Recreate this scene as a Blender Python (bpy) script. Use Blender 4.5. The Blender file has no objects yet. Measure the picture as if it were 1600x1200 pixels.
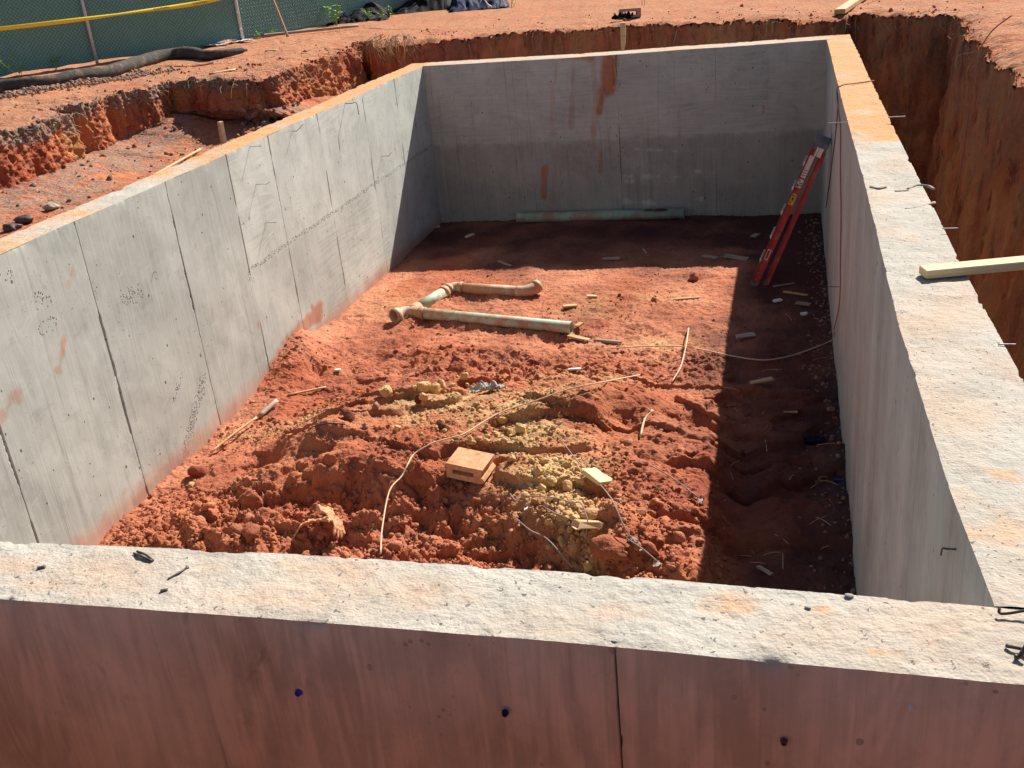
import bpy, bmesh, math, random
import numpy as np
from mathutils import Vector, Matrix, Quaternion

# ------------------------------------------------------------------ camera, sky, sun, exposure
S = bpy.context.scene
COL = S.collection
CAM = np.array([5.1606, -2.3718, 1.7047])
FPX = 1588.85                                     # focal length in photo pixels (1600 wide)
PIT, YAW, ROL = 0.4178, -0.2808, -0.0909
FW = np.array([-0.25329382, 0.87819974, -0.40571844])
RT = np.array([0.96724906, 0.23705122, -0.09075231])
UP = np.array([-0.01647739, 0.41541778, 0.90948148])
cam_d = bpy.data.cameras.new('camera')
cam = bpy.data.objects.new('camera', cam_d)
COL.objects.link(cam)
cam.matrix_world = Matrix(((RT[0], UP[0], -FW[0], CAM[0]), (RT[1], UP[1], -FW[1], CAM[1]), (RT[2], UP[2], -FW[2], CAM[2]), (0, 0, 0, 1)))
cam_d.sensor_width = 36
cam_d.lens = FPX / 1600 * 36
cam_d.clip_start = 0.05
cam_d.clip_end = 600
S.camera = cam

SUN = Vector((0.45, 1.02, 1.0)).normalized()      # towards the sun
W = bpy.data.worlds.new('World')
S.world = W
W.use_nodes = True
wn = W.node_tree
sky = wn.nodes.new('ShaderNodeTexSky')
sky.sky_type = 'NISHITA'
sky.sun_disc = False
sky.sun_elevation = math.asin(SUN.z)
sky.sun_rotation = math.atan2(SUN.x, SUN.y)
sky.air_density = 1.0
sky.dust_density = 1.0
bg = wn.nodes['Background']
wn.links.new(sky.outputs[0], bg.inputs[0])
bg.inputs[1].default_value = 0.05
sd = bpy.data.lights.new('sun', 'SUN')
sd.energy = 4.8
sd.angle = math.radians(0.53)
sd.color = (1.0, 0.94, 0.845)
sun = bpy.data.objects.new('sun', sd)
sun.rotation_euler = (-SUN).to_track_quat('-Z', 'Y').to_euler()
sun.location = (20, 40, 40)
COL.objects.link(sun)
S.view_settings.view_transform = 'Standard'
S.view_settings.look = 'None'
S.view_settings.gamma = 1
S.view_settings.exposure = 0.9
S.view_settings.use_curve_mapping = False

rng = np.random.default_rng(7)
random.seed(7)

# ------------------------------------------------------------------ geometry helpers
def ray(px, py):
    return FW + (px - 800) / FPX * RT - (py - 600) / FPX * UP
def at(px, py, ax, v):
    d = ray(px, py)
    return CAM + d * ((v - CAM[ax]) / d[ax])

_P = np.random.default_rng(3).permutation(256)
_P = np.concatenate([_P, _P, _P])
_G = np.random.default_rng(5).normal(size=(256, 3))
_G /= np.linalg.norm(_G, axis=1)[:, None]
def perlin(x, y, z):
    x, y, z = np.broadcast_arrays(np.asarray(x, float), np.asarray(y, float), np.asarray(z, float))
    xi = np.floor(x).astype(int); yi = np.floor(y).astype(int); zi = np.floor(z).astype(int)
    xf = x - xi; yf = y - yi; zf = z - zi
    xi &= 255; yi &= 255; zi &= 255
    u = xf * xf * (3 - 2 * xf); v = yf * yf * (3 - 2 * yf); w = zf * zf * (3 - 2 * zf)
    r = 0
    for a in (0, 1):
        wa = u if a else 1 - u
        pa = _P[xi + a]
        for b in (0, 1):
            wb = wa * (v if b else 1 - v)
            pb = _P[pa + yi + b]
            for c in (0, 1):
                g = _G[_P[pb + zi + c]]
                r = r + wb * (w if c else 1 - w) * (g[..., 0] * (xf - a) + g[..., 1] * (yf - b) + g[..., 2] * (zf - c))
    return r * 1.5
def fbm(x, y, z=0.0, f=1.0, o=4, g=0.5):
    r = 0; a = 1.0
    for i in range(o):
        r = r + a * perlin(x * f + 17.3 * i, y * f + 5.1 * i, z * f + 9.7 * i)
        f *= 2.03; a *= g
    return r
def worley(x, y, f, seed=0):
    """distance to the nearest feature point and a random value for its cell"""
    x = x * f; y = y * f
    xi = np.floor(x).astype(int); yi = np.floor(y).astype(int)
    best = np.full(x.shape, 9.0); val = np.zeros(x.shape)
    for a in (-1, 0, 1):
        for b in (-1, 0, 1):
            h = _P[(_P[(xi + a + seed) & 255] + yi + b) & 255]
            px = xi + a + _P[h + 11] / 255.0; py = yi + b + _P[h + 57] / 255.0
            d = np.hypot(x - px, y - py)
            m = d < best
            best = np.where(m, d, best); val = np.where(m, _P[h + 101] / 255.0, val)
    return best, val
def sstep(a, b, x):
    t = np.clip((x - a) / (b - a), 0, 1)
    return t * t * (3 - 2 * t)

def mesh_np(name, V, F, mats, parent=None, attrs=None, uv=None, smooth=True, midx=None, link=True):
    V = np.asarray(V, np.float32).reshape(-1, 3)
    me = bpy.data.meshes.new(name)
    if isinstance(F, np.ndarray):
        n, k = F.shape
        me.vertices.add(len(V)); me.vertices.foreach_set('co', V.ravel())
        me.loops.add(n * k); me.loops.foreach_set('vertex_index', F.astype(np.int32).ravel())
        me.polygons.add(n)
        me.polygons.foreach_set('loop_start', np.arange(0, n * k, k, dtype=np.int32))
        me.polygons.foreach_set('loop_total', np.full(n, k, np.int32))
    else:
        me.from_pydata([tuple(map(float, v)) for v in V], [], [tuple(int(i) for i in f) for f in F])
    if midx is not None:
        me.polygons.foreach_set('material_index', np.asarray(midx, np.int32))
    me.update(calc_edges=True)
    me.validate()
    if smooth:
        me.polygons.foreach_set('use_smooth', np.ones(len(me.polygons), bool))
    if attrs:
        for k_, a in attrs.items():
            at_ = me.attributes.new(k_, 'FLOAT_COLOR', 'POINT')
            at_.data.foreach_set('color', np.asarray(a, np.float32).ravel())
    if uv is not None:
        l = me.uv_layers.new(name='UVMap')
        vi = np.empty(len(me.loops), np.int32); me.loops.foreach_get('vertex_index', vi)
        l.data.foreach_set('uv', np.asarray(uv, np.float32)[vi].ravel())
    for m in (mats if isinstance(mats, (list, tuple)) else [mats]):
        me.materials.append(m)
    o = bpy.data.objects.new(name, me)
    COL.objects.link(o)
    if parent: o.parent = parent
    return o
def grid_faces(nr, nc):
    i = np.arange(nr * nc).reshape(nr, nc)
    return np.stack([i[:-1, :-1], i[:-1, 1:], i[1:, 1:], i[1:, :-1]], -1).reshape(-1, 4)
def tag(o, label=None, cat=None, group=None, kind=None):
    if label: o['label'] = label
    if cat: o['category'] = cat
    if group: o['group'] = group
    if kind: o['kind'] = kind
    return o
def empty(name, loc=(0, 0, 0)):
    o = bpy.data.objects.new(name, None)
    o.location = loc
    o.empty_display_size = 0.1
    COL.objects.link(o)
    return o

class MB:
    """collects shapes into one mesh"""
    def __init__(s): s.V = []; s.F = []; s.n = 0
    def add(s, V, F):
        s.V.append(np.asarray(V, float)); s.F += [tuple(int(i) + s.n for i in f) for f in F]; s.n += len(V); return s
    def box(s, c, size, M=None):
        hx, hy, hz = [q / 2 for q in size]
        b = min(hx, hy, hz) * 0.18
        bm = bmesh.new(); bmesh.ops.create_cube(bm, size=1)
        for v in bm.verts: v.co = (v.co.x * 2 * hx, v.co.y * 2 * hy, v.co.z * 2 * hz)
        bmesh.ops.bevel(bm, geom=bm.edges[:], offset=b, segments=1, affect='EDGES')
        bm.verts.index_update()
        V = np.array([v.co for v in bm.verts]); F = [[v.index for v in f.verts] for f in bm.faces]; bm.free()
        if M is not None: V = V @ np.array(M).T
        return s.add(V + np.array(c), F)
    def tube(s, pts, r, n=6, cap=True):
        P = np.asarray(pts, float)
        R = np.full(len(P), r) if np.isscalar(r) else np.asarray(r, float)
        T = np.gradient(P, axis=0); T /= np.linalg.norm(T, axis=1)[:, None] + 1e-9
        u = np.cross(T[0], (0, 0, 1.0))
        if np.linalg.norm(u) < 0.1: u = np.cross(T[0], (1.0, 0, 0))
        V = []
        for p, t, rr in zip(P, T, R):
            u = u - t * np.dot(u, t); u /= np.linalg.norm(u) + 1e-9
            w = np.cross(t, u)
            for k in range(n):
                a = 2 * math.pi * k / n
                V.append(p + rr * (math.cos(a) * u + math.sin(a) * w))
        F = []
        for i in range(len(P) - 1):
            for k in range(n):
                F.append((i * n + k, i * n + (k + 1) % n, (i + 1) * n + (k + 1) % n, (i + 1) * n + k))
        if cap:
            F.append(tuple(range(n))[::-1]); F.append(tuple((len(P) - 1) * n + k for k in range(n)))
        return s.add(V, F)
    def build(s, name, mat, parent=None, smooth=False, attrs=None):
        V = np.concatenate(s.V)
        if attrs is not None and not isinstance(attrs, dict):
            attrs = {'mask': np.tile(np.array(attrs, float), (len(V), 1))}
        o = mesh_np(name, V, s.F, mat, parent, smooth=smooth, attrs=attrs)
        return o
def spline(P, n=8):
    P = np.asarray(P, float)
    Q = np.vstack([2 * P[0] - P[1], P, 2 * P[-1] - P[-2]])
    out = []
    for i in range(1, len(Q) - 2):
        for t in np.linspace(0, 1, n, endpoint=False):
            a, b, c, d = Q[i - 1:i + 3]
            out.append(0.5 * (2 * b + (c - a) * t + (2 * a - 5 * b + 4 * c - d) * t * t + (3 * b - a - 3 * c + d) * t ** 3))
    out.append(P[-1])
    return np.array(out)
def ico(sub):
    bm = bmesh.new(); bmesh.ops.create_icosphere(bm, subdivisions=sub, radius=1)
    bm.verts.index_update()
    V = np.array([v.co for v in bm.verts]); F = np.array([[v.index for v in f.verts] for f in bm.faces]); bm.free()
    return V, F
ICO = {k: ico(k) for k in (1, 2, 3)}
def rock_shape(sub, seed, rough=0.25, cuts=6):
    V, F = ICO[sub]
    r = np.random.default_rng(seed)
    V = V * (1 + rough * fbm(V[:, 0] + seed * 3.1, V[:, 1], V[:, 2], 1.3, 3)[:, None])
    for _ in range(cuts):                              # flat broken facets
        n = r.normal(size=3); n /= np.linalg.norm(n)
        d = V @ n; lim = r.uniform(0.55, 0.85)
        V = V - np.maximum(d - lim, 0)[:, None] * n * 0.9
    return V * (r.uniform(0.8, 1.2), r.uniform(0.7, 1.1), r.uniform(0.55, 0.85)), F
def rot_any(r):
    q = r.normal(size=4); q /= np.linalg.norm(q)
    return np.array(Quaternion(q).to_matrix())

# ------------------------------------------------------------------ materials
class NT:
    def __init__(s, name):
        s.m = bpy.data.materials.new(name); s.m.use_nodes = True
        s.t = s.m.node_tree; s.b = s.t.nodes['Principled BSDF']
        s.tc = s.t.nodes.new('ShaderNodeTexCoord')
    def L(s, a, b): s.t.links.new(a, b)
    def put(s, sock, v):
        if hasattr(v, 'is_output'): s.L(v, sock)
        elif v is not None:
            if hasattr(sock.default_value, '__len__') and not hasattr(v, '__len__'): v = (v,) * len(sock.default_value)
            if hasattr(v, '__len__') and len(sock.default_value) == 4 and len(v) == 3: v = (*v, 1)
            sock.default_value = v
    def obj(s): return s.tc.outputs['Object']
    def uv(s): return s.tc.outputs['UV']
    def mapping(s, vec, scale=(1, 1, 1), rot=(0, 0, 0), loc=(0, 0, 0)):
        n = s.t.nodes.new('ShaderNodeMapping'); s.L(vec, n.inputs[0])
        n.inputs['Scale'].default_value = scale; n.inputs['Rotation'].default_value = rot; n.inputs['Location'].default_value = loc
        return n.outputs[0]
    def noise(s, vec, scale, detail=4, rough=0.55, dist=0.0):
        n = s.t.nodes.new('ShaderNodeTexNoise'); s.L(vec, n.inputs['Vector'])
        n.inputs['Scale'].default_value = scale; n.inputs['Detail'].default_value = detail
        n.inputs['Roughness'].default_value = rough; n.inputs['Distortion'].default_value = dist
        return n.outputs[0]
    def voronoi(s, vec, scale, feature='F1', rand=1.0):
        n = s.t.nodes.new('ShaderNodeTexVoronoi'); s.L(vec, n.inputs['Vector']); n.feature = feature
        n.inputs['Scale'].default_value = scale; n.inputs['Randomness'].default_value = rand
        return n.outputs['Distance'], n.outputs['Color']
    def wave(s, vec, scale, dist=4, detail=3, dscale=1.0, dirn='X'):
        n = s.t.nodes.new('ShaderNodeTexWave'); s.L(vec, n.inputs['Vector']); n.bands_direction = dirn
        n.inputs['Scale'].default_value = scale; n.inputs['Distortion'].default_value = dist
        n.inputs['Detail'].default_value = detail; n.inputs['Detail Scale'].default_value = dscale
        return n.outputs['Fac']
    def rng(s, v, a, b, c=0.0, d=1.0, smooth=True):
        n = s.t.nodes.new('ShaderNodeMapRange'); n.interpolation_type = 'SMOOTHSTEP' if smooth else 'LINEAR'
        s.put(n.inputs[0], v)
        for i, q in zip((1, 2, 3, 4), (a, b, c, d)): s.put(n.inputs[i], q)
        return n.outputs[0]
    def math(s, op, a, b=None, clamp=False):
        n = s.t.nodes.new('ShaderNodeMath'); n.operation = op; n.use_clamp = clamp
        s.put(n.inputs[0], a); s.put(n.inputs[1], b)
        return n.outputs[0]
    def mul(s, a, b): return s.math('MULTIPLY', a, b)
    def add(s, a, b): return s.math('ADD', a, b)
    def mix(s, f, a, b, mode='MIX'):
        n = s.t.nodes.new('ShaderNodeMix'); n.data_type = 'RGBA'; n.blend_type = mode
        s.put(n.inputs[0], f); s.put(n.inputs[6], a); s.put(n.inputs[7], b)
        return n.outputs[2]
    def attr(s, name):
        n = s.t.nodes.new('ShaderNodeAttribute'); n.attribute_name = name
        q = s.t.nodes.new('ShaderNodeSeparateColor'); s.L(n.outputs['Color'], q.inputs[0])
        return q.outputs[0], q.outputs[1], q.outputs[2], n.outputs['Alpha']
    def sep(s, vec):
        n = s.t.nodes.new('ShaderNodeSeparateXYZ'); s.L(vec, n.inputs[0]); return n.outputs
    def bump(s, h, strength=0.5, dist=0.01, prev=None):
        n = s.t.nodes.new('ShaderNodeBump'); n.inputs['Strength'].default_value = strength; n.inputs['Distance'].default_value = dist
        s.L(h, n.inputs['Height'])
        if prev: s.L(prev, n.inputs['Normal'])
        return n.outputs[0]
    def done(s, col, rough=0.9, normal=None, spec=0.2, metal=0.0):
        s.put(s.b.inputs['Base Color'], col); s.put(s.b.inputs['Roughness'], rough)
        s.put(s.b.inputs['Specular IOR Level'], spec); s.put(s.b.inputs['Metallic'], metal)
        if normal: s.L(normal, s.b.inputs['Normal'])
        return s.m

def soil_material():
    n = NT('red_clay_soil'); v = n.obj()
    yel, grey, dark, pale = n.attr('mask')
    big = n.noise(v, 0.9, 5, 0.6); mid = n.noise(v, 5, 6, 0.65); fine = n.noise(v, 38, 5, 0.7)
    c = n.mix(n.rng(big, 0.32, 0.68), (0.335, 0.088, 0.044), (0.44, 0.148, 0.076))
    c = n.mix(n.rng(mid, 0.5, 0.75, 0, 0.75), c, (0.185, 0.042, 0.028))
    c = n.mix(n.rng(mid, 0.47, 0.25, 0, 0.5), c, (0.47, 0.180, 0.100))
    c = n.mix(n.rng(fine, 0.55, 0.8, 0, 0.55), c, (0.52, 0.21, 0.125))
    c = n.mix(n.rng(fine, 0.46, 0.22, 0, 0.5), c, (0.13, 0.032, 0.024))
    zone = n.noise(v, 0.55, 5, 0.62, 0.6)
    c = n.mix(n.rng(zone, 0.50, 0.66, 0, 0.5), c, (0.235, 0.056, 0.036))
    c = n.mix(n.rng(zone, 0.46, 0.32, 0, 0.35), c, (0.52, 0.205, 0.095))
    m2 = n.noise(v, 9, 5, 0.7)
    c = n.mix(n.mul(pale, n.rng(m2, 0.25, 0.6, 0.35, 1)), c, (0.53, 0.225, 0.130))
    c = n.mix(n.mul(yel, n.rng(m2, 0.3, 0.6, 0.6, 1)), c, n.mix(fine, (0.54, 0.32, 0.125), (0.66, 0.49, 0.25)))
    c = n.mix(n.mul(grey, n.rng(m2, 0.35, 0.55, 0.25, 1)), c, n.mix(fine, (0.12, 0.095, 0.075), (0.36, 0.30, 0.24)))
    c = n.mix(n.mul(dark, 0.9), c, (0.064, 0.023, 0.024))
    d1, _ = n.voronoi(v, 55); vf = n.noise(v, 110, 4, 0.75)
    h = n.add(n.add(n.add(n.mul(mid, 0.9), n.mul(fine, 0.6)), n.mul(d1, 0.35)), n.mul(vf, 0.22))
    nb = n.bump(h, 0.7, 0.022)
    return n.done(c, 0.95, nb, 0.12)
M_SOIL = soil_material()

def cliff_material():
    n = NT('red_clay_bank'); v = n.obj()
    yel, grey, dark, pale = n.attr('mask')
    vs = n.mapping(v, (6.5, 6.5, 1.3)); vm = n.mapping(v, (1.3, 1.3, 0.7))
    st = n.noise(vs, 1.0, 7, 0.66, 0.5); big = n.noise(vm, 1.0, 4, 0.6); fine = n.noise(v, 30, 5, 0.7); mid = n.noise(v, 6, 5, 0.65)
    c = n.mix(n.rng(big, 0.35, 0.65), (0.38, 0.088, 0.045), (0.54, 0.175, 0.080))
    c = n.mix(n.rng(st, 0.5, 0.68, 0, 0.9), c, (0.13, 0.034, 0.024))
    c = n.mix(n.rng(st, 0.46, 0.30, 0, 0.85), c, (0.58, 0.24, 0.10))
    c = n.mix(n.rng(fine, 0.5, 0.75, 0, 0.4), c, (0.48, 0.2, 0.11))
    c = n.mix(n.rng(mid, 0.5, 0.8, 0, 0.5), c, (0.17, 0.05, 0.03))
    c = n.mix(n.mul(pale, n.rng(mid, 0.25, 0.55, 0.4, 1)), c, n.mix(n.rng(fine, 0.3, 0.7), (0.37, 0.165, 0.085), (0.51, 0.265, 0.155)))
    c = n.mix(n.mul(yel, n.rng(mid, 0.3, 0.6, 0.3, 1)), c, (0.47, 0.24, 0.085))
    c = n.mix(n.mul(grey, n.rng(mid, 0.35, 0.55, 0.25, 1)), c, n.mix(n.rng(fine, 0.3, 0.7), (0.10, 0.08, 0.065), (0.36, 0.31, 0.26)))
    c = n.mix(n.mul(dark, 0.7), c, (0.11, 0.04, 0.03))
    h = n.add(n.add(n.mul(st, 1.2), n.mul(fine, 0.5)), mid)
    return n.done(c, 0.95, n.bump(h, 0.9, 0.05), 0.1)
M_BANK = cliff_material()

def concrete_face(name, film_a, film_b, fig, streak):
    n = NT(name); u = n.uv(); v = n.obj()
    clay, pits, tone, hor = n.attr('mask')
    cloud = n.noise(u, 1.6, 5, 0.6, 0.4); cl2 = n.noise(n.mapping(u, (5, 1.1, 1)), 1.0, 5, 0.6)
    gv = n.noise(n.mapping(u, (55, 1.6, 1)), 1.0, 5, 0.62, 0.6); gh = n.noise(n.mapping(u, (1.7, 42, 1)), 1.0, 5, 0.62, 0.8)
    def flame(sc, k):                                              # contour lines of a stretched noise: plywood figure
        q = n.noise(n.mapping(u, sc), 1.0, 2, 0.45, 0.3)
        return n.add(n.mul(n.math('SINE', n.mul(q, k)), 0.5), 0.5)
    wv = flame((2.6, 0.33, 1), 120); wh = flame((0.3, 2.4, 1), 110)
    g = n.mix(hor, n.mix(0.16, gv, wv), n.mix(0.24, gh, wh))
    g = n.sep(g)[0]
    fine = n.noise(v, 90, 4, 0.7)
    c = n.mix(n.rng(cloud, 0.3, 0.7), (0.355, 0.372, 0.335), (0.45, 0.465, 0.42))
    c = n.mix(n.rng(g, 0.35, 0.75, 0, 0.42), c, (0.53, 0.54, 0.51))
    c = n.mix(n.rng(g, 0.42, 0.2, 0, 0.3), c, (0.27, 0.275, 0.255))
    c = n.mix(n.rng(cl2, 0.52, 0.72, 0, 0.35), c, (0.48, 0.46, 0.43))
    c = n.mix(n.rng(fine, 0.55, 0.8, 0, 0.25), c, (0.25, 0.245, 0.23))
    stk = n.noise(n.mapping(u, (16, 0.5, 1)), 1.0, 6, 0.7, 0.6); mot = n.noise(u, 5.5, 6, 0.7, 0.8)
    c = n.mix(n.rng(stk, 0.54, 0.72, 0, streak), c, (0.235, 0.232, 0.205))
    c = n.mix(n.rng(mot, 0.53, 0.68, 0, 0.4), c, (0.28, 0.275, 0.25))
    c = n.mix(n.rng(mot, 0.45, 0.32, 0, 0.4), c, (0.55, 0.55, 0.51))
    c = n.mix(1.0, c, n.mix(tone, (0.0, 0.0, 0.0), (2.0, 2.0, 2.0)), 'MULTIPLY')
    # clay washed over the face, caught in the grain
    g2 = n.add(n.mul(gv, 0.5 - fig), n.add(n.mul(n.mix(0.5, wv, flame((1.5, 0.55, 1), 75)) if False else n.add(n.mul(wv, 0.4), n.mul(flame((1.5, 0.55, 1), 75), 0.6)), 0.10 + fig), n.mul(n.noise(n.mapping(u, (9, 3.2, 1)), 1.0, 7, 0.75, 1.6), 0.40)))
    cm = n.math('MULTIPLY', clay, n.rng(n.add(n.mul(g2, 0.6), n.mul(cl2, 0.5)), 0.3, 0.75, 0.5, 1.15), True)
    c = n.mix(cm, c, n.mix(n.rng(n.add(n.mul(g2, .65), n.mul(cloud, .35)), 0.40, 0.60), film_a, film_b))
    scuff = n.noise(n.mapping(u, (7, 4, 1)), 1.0, 7, 0.75, 0.8)
    c = n.mix(n.mul(clay, n.rng(scuff, 0.60, 0.70, 0, 0.45)), c, (0.56, 0.45, 0.37))
    c = n.mix(n.mul(clay, n.rng(scuff, 0.40, 0.30, 0, 0.5)), c, (0.20, 0.13, 0.10))
    # air holes
    d, rc = n.voronoi(n.mapping(u, (13, 10, 1)), 1.0)
    sparse = n.rng(n.sep(rc)[0], 0.70, 0.76)
    size = n.rng(n.sep(rc)[1], 0, 1, 0.05, 0.15, False)
    hole = n.mul(n.math('LESS_THAN', d, size), sparse)
    dd, rc2 = n.voronoi(n.mapping(u, (60, 60, 1)), 1.0)
    pit = n.math('MULTIPLY', n.math('LESS_THAN', dd, 0.42), n.rng(n.math('SUBTRACT', pits, n.mul(n.sep(rc2)[0], 0.85)), 0.0, 0.08), True)
    hole = n.mul(n.math('MAXIMUM', hole, pit), n.math('SUBTRACT', 1.0, n.mul(clay, 0.85)))
    c = n.mix(n.mul(hole, 0.85), c, (0.055, 0.05, 0.047))
    h = n.math('SUBTRACT', n.add(n.mul(g, 0.25), n.mul(fine, 0.25)), n.mul(hole, 2.2))
    return n.done(c, 0.86, n.bump(h, 0.7, 0.006), 0.25)
M_CONC = concrete_face('cast_concrete', (0.30, 0.105, 0.060), (0.50, 0.235, 0.135), 0.0, 0.55)
M_FILM = concrete_face('clay_filmed_concrete', (0.25, 0.212, 0.163), (0.45, 0.40, 0.325), 0.12, 0.3)

def concrete_top():
    n = NT('rough_concrete_top'); v = n.obj()
    clay, pits, tone, _ = n.attr('mask')
    a = n.noise(v, 3.0, 6, 0.65, 0.5); b = n.noise(v, 26, 5, 0.7); f = n.noise(v, 110, 4, 0.75)
    strk = n.noise(n.mapping(v, (5, 34, 5)), 1.0, 5, 0.65, 0.8)
    c = n.mix(n.rng(a, 0.3, 0.7), (0.375, 0.345, 0.295), (0.46, 0.430, 0.375))
    c = n.mix(n.rng(strk, 0.52, 0.75, 0, 0.6), c, (0.54, 0.52, 0.48))
    c = n.mix(n.rng(b, 0.52, 0.75, 0, 0.55), c, (0.34, 0.315, 0.28))
    cm = n.math('MULTIPLY', clay, n.rng(n.add(n.mul(strk, 0.6), n.mul(b, 0.4)), 0.30, 0.58, 0.35, 1.15), True)
    c = n.mix(cm, c, n.mix(n.rng(clay, 0.55, 0.95), n.mix(n.rng(b, 0.35, 0.65), (0.48, 0.29, 0.185), (0.52, 0.385, 0.275)), n.mix(n.rng(b, 0.35, 0.65), (0.50, 0.235, 0.088), (0.54, 0.315, 0.150))))
    f2 = n.noise(v, 62, 5, 0.8)
    c = n.mix(n.rng(f, 0.56, 0.72, 0, 0.6), c, (0.20, 0.18, 0.165))
    c = n.mix(n.rng(f2, 0.60, 0.70, 0, 0.75), c, (0.15, 0.135, 0.125))
    c = n.mix(n.rng(f2, 0.40, 0.30, 0, 0.6), c, (0.60, 0.57, 0.53))
    wv_ = n.t.nodes.new('ShaderNodeVectorMath'); wv_.operation = 'MULTIPLY_ADD'; nn_ = n.t.nodes.new('ShaderNodeTexNoise'); n.L(v, nn_.inputs['Vector']); nn_.inputs['Scale'].default_value = 40; n.L(nn_.outputs['Color'], wv_.inputs[0]); wv_.inputs[1].default_value = (.05, .05, .05); n.L(v, wv_.inputs[2])
    d, rc = n.voronoi(wv_.outputs[0], 40)
    spk = n.mul(n.math('LESS_THAN', d, 0.2), n.rng(n.math('SUBTRACT', n.add(pits, 0.10), n.mul(n.sep(rc)[0], 0.98)), 0, 0.06))
    c = n.mix(n.mul(spk, 0.8), c, (0.10, 0.09, 0.08))
    d2, rc2 = n.voronoi(v, 85)
    h = n.math('SUBTRACT', n.add(n.add(n.mul(b, 0.8), n.mul(f, 0.6)), n.mul(strk, 0.7)), n.mul(spk, 1.6))
    h = n.add(h, n.mul(d2, -0.5))
    return n.done(c, 0.93, n.bump(n.add(h, n.mul(f2, -0.8)), 0.6, 0.007), 0.15)
M_TOP = concrete_top()

def simple(name, col, rough=0.6, var=0.2, scale=20, spec=0.3, metal=0.0, bump=0.2, dist=0.004, dirt=None, dirt_amt=0.5, dscale=6, stretch=(1, 1, 1)):
    n = NT(name); v = n.mapping(n.obj(), stretch)
    a = n.noise(v, scale, 5, 0.6)
    col = np.array(col)
    c = n.mix(n.rng(a, 0.3, 0.7), tuple(col * (1 - var)), tuple(np.minimum(col * (1 + var), 0.95)))
    if dirt is not None:
        q = n.noise(n.obj(), dscale, 6, 0.7, 0.4)
        c = n.mix(n.rng(q, 0.62 - 0.3 * dirt_amt, 0.78 - 0.25 * dirt_amt, 0, 0.92), c, dirt)
    return n.done(c, rough, n.bump(a, bump, dist), spec, metal)
CLAY = (0.36, 0.125, 0.055)
def wood_mat(name, a, b, dirt=0.35):
    n = NT(name); v = n.obj()
    g = n.noise(n.mapping(v, (2.2, 45, 45)), 1.0, 5, 0.6, 0.4); k = n.noise(v, 4, 3, 0.5)
    c = n.mix(n.rng(g, 0.3, 0.72), a, b)
    c = n.mix(n.rng(k, 0.62 - dirt * 0.25, 0.85, 0, 0.7), c, (0.42, 0.2, 0.1))
    return n.done(c, 0.75, n.bump(g, 0.3, 0.003), 0.25)
M_PINE = wood_mat('pale_pine', (0.60, 0.43, 0.23), (0.74, 0.58, 0.36), 0.0)
M_PINE_DIRTY = wood_mat('clay_stained_pine', (0.46, 0.27, 0.13), (0.62, 0.42, 0.23))
M_GREYWOOD = wood_mat('weathered_wood', (0.30, 0.22, 0.16), (0.42, 0.33, 0.25), 0.2)
M_PVC = simple('pale_green_pvc', (0.42, 0.52, 0.39), 0.6, 0.08, 8, 0.3, dirt=(0.48, 0.24, 0.13), dirt_amt=0.62, dscale=7)
M_PVC_DIRTY = simple('clay_covered_pvc', (0.52, 0.44, 0.32), 0.6, 0.15, 14, 0.3, dirt=(0.46, 0.235, 0.125), dirt_amt=0.95, dscale=6)
M_BORE_SHADE = simple('painted_bore_shade', (0.03, 0.028, 0.025), 0.8, 0.2)
M_PVC_GREEN = simple('sea_green_pvc', (0.32, 0.45, 0.345), 0.62, 0.08, 8, 0.4, dirt=(0.34, 0.21, 0.15), dirt_amt=0.62, dscale=3)
M_RED = simple('red_fibreglass', (0.37, 0.040, 0.044), 0.6, 0.16, 12, 0.3, dirt=(0.36, 0.16, 0.10), dirt_amt=0.42, dscale=9)
M_ALU = simple('dull_aluminium', (0.52, 0.50, 0.47), 0.45, 0.1, 30, 0.5, metal=0.6, dirt=CLAY, dirt_amt=0.3)
M_CAPGREY = simple('grey_plastic_cap', (0.11, 0.115, 0.13), 0.55, 0.15, 20, 0.4, dirt=(0.25, 0.14, 0.09), dirt_amt=0.2)
M_LABEL = simple('white_sticker', (0.66, 0.60, 0.58), 0.5, 0.1, 40, 0.3, bump=0.02)
M_LABELY = simple('yellow_sticker', (0.62, 0.42, 0.05), 0.5, 0.12, 40, 0.3, bump=0.02)
M_INK = simple('dark_print', (0.05, 0.045, 0.045), 0.6, 0.1, bump=0.0)
M_BRICK = simple('clay_dusted_block', (0.56, 0.31, 0.175), 0.9, 0.16, 28, 0.1, bump=0.5, dist=0.006, dirt=(0.44, 0.19, 0.09), dirt_amt=0.4, dscale=8)
M_GLOVE = simple('clay_soaked_leather', (0.58, 0.27, 0.145), 0.8, 0.15, 30, 0.2, bump=0.5, dist=0.006, dirt=(0.50, 0.21, 0.10), dirt_amt=0.35, dscale=18)
M_CUFF = simple('pale_glove_cuff', (0.60, 0.31, 0.175), 0.85, 0.12, 40, 0.2, bump=0.5, dist=0.004)
M_STEEL = simple('rusty_wire', (0.10, 0.075, 0.07), 0.6, 0.3, 60, 0.4, metal=0.5)
M_TIE = simple('tie_wire', (0.34, 0.31, 0.31), 0.5, 0.2, 60, 0.5, metal=0.5)
M_STRING = simple('cream_cord', (0.62, 0.46, 0.31), 0.85, 0.15, 90, 0.15)
M_REDSTR = simple('clay_red_cord', (0.40, 0.16, 0.12), 0.85, 0.15, 90, 0.15)
M_DARKCORD = simple('dark_cord', (0.06, 0.055, 0.06), 0.8, 0.15, 90, 0.15)
M_GREYWIRE = simple('grey_wire', (0.30, 0.24, 0.22), 0.7, 0.2, 80, 0.2, dirt=CLAY, dirt_amt=0.3)
M_BLUE = simple('blue_plastic', (0.025, 0.055, 0.30), 0.45, 0.2, 30, 0.4)
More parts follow.
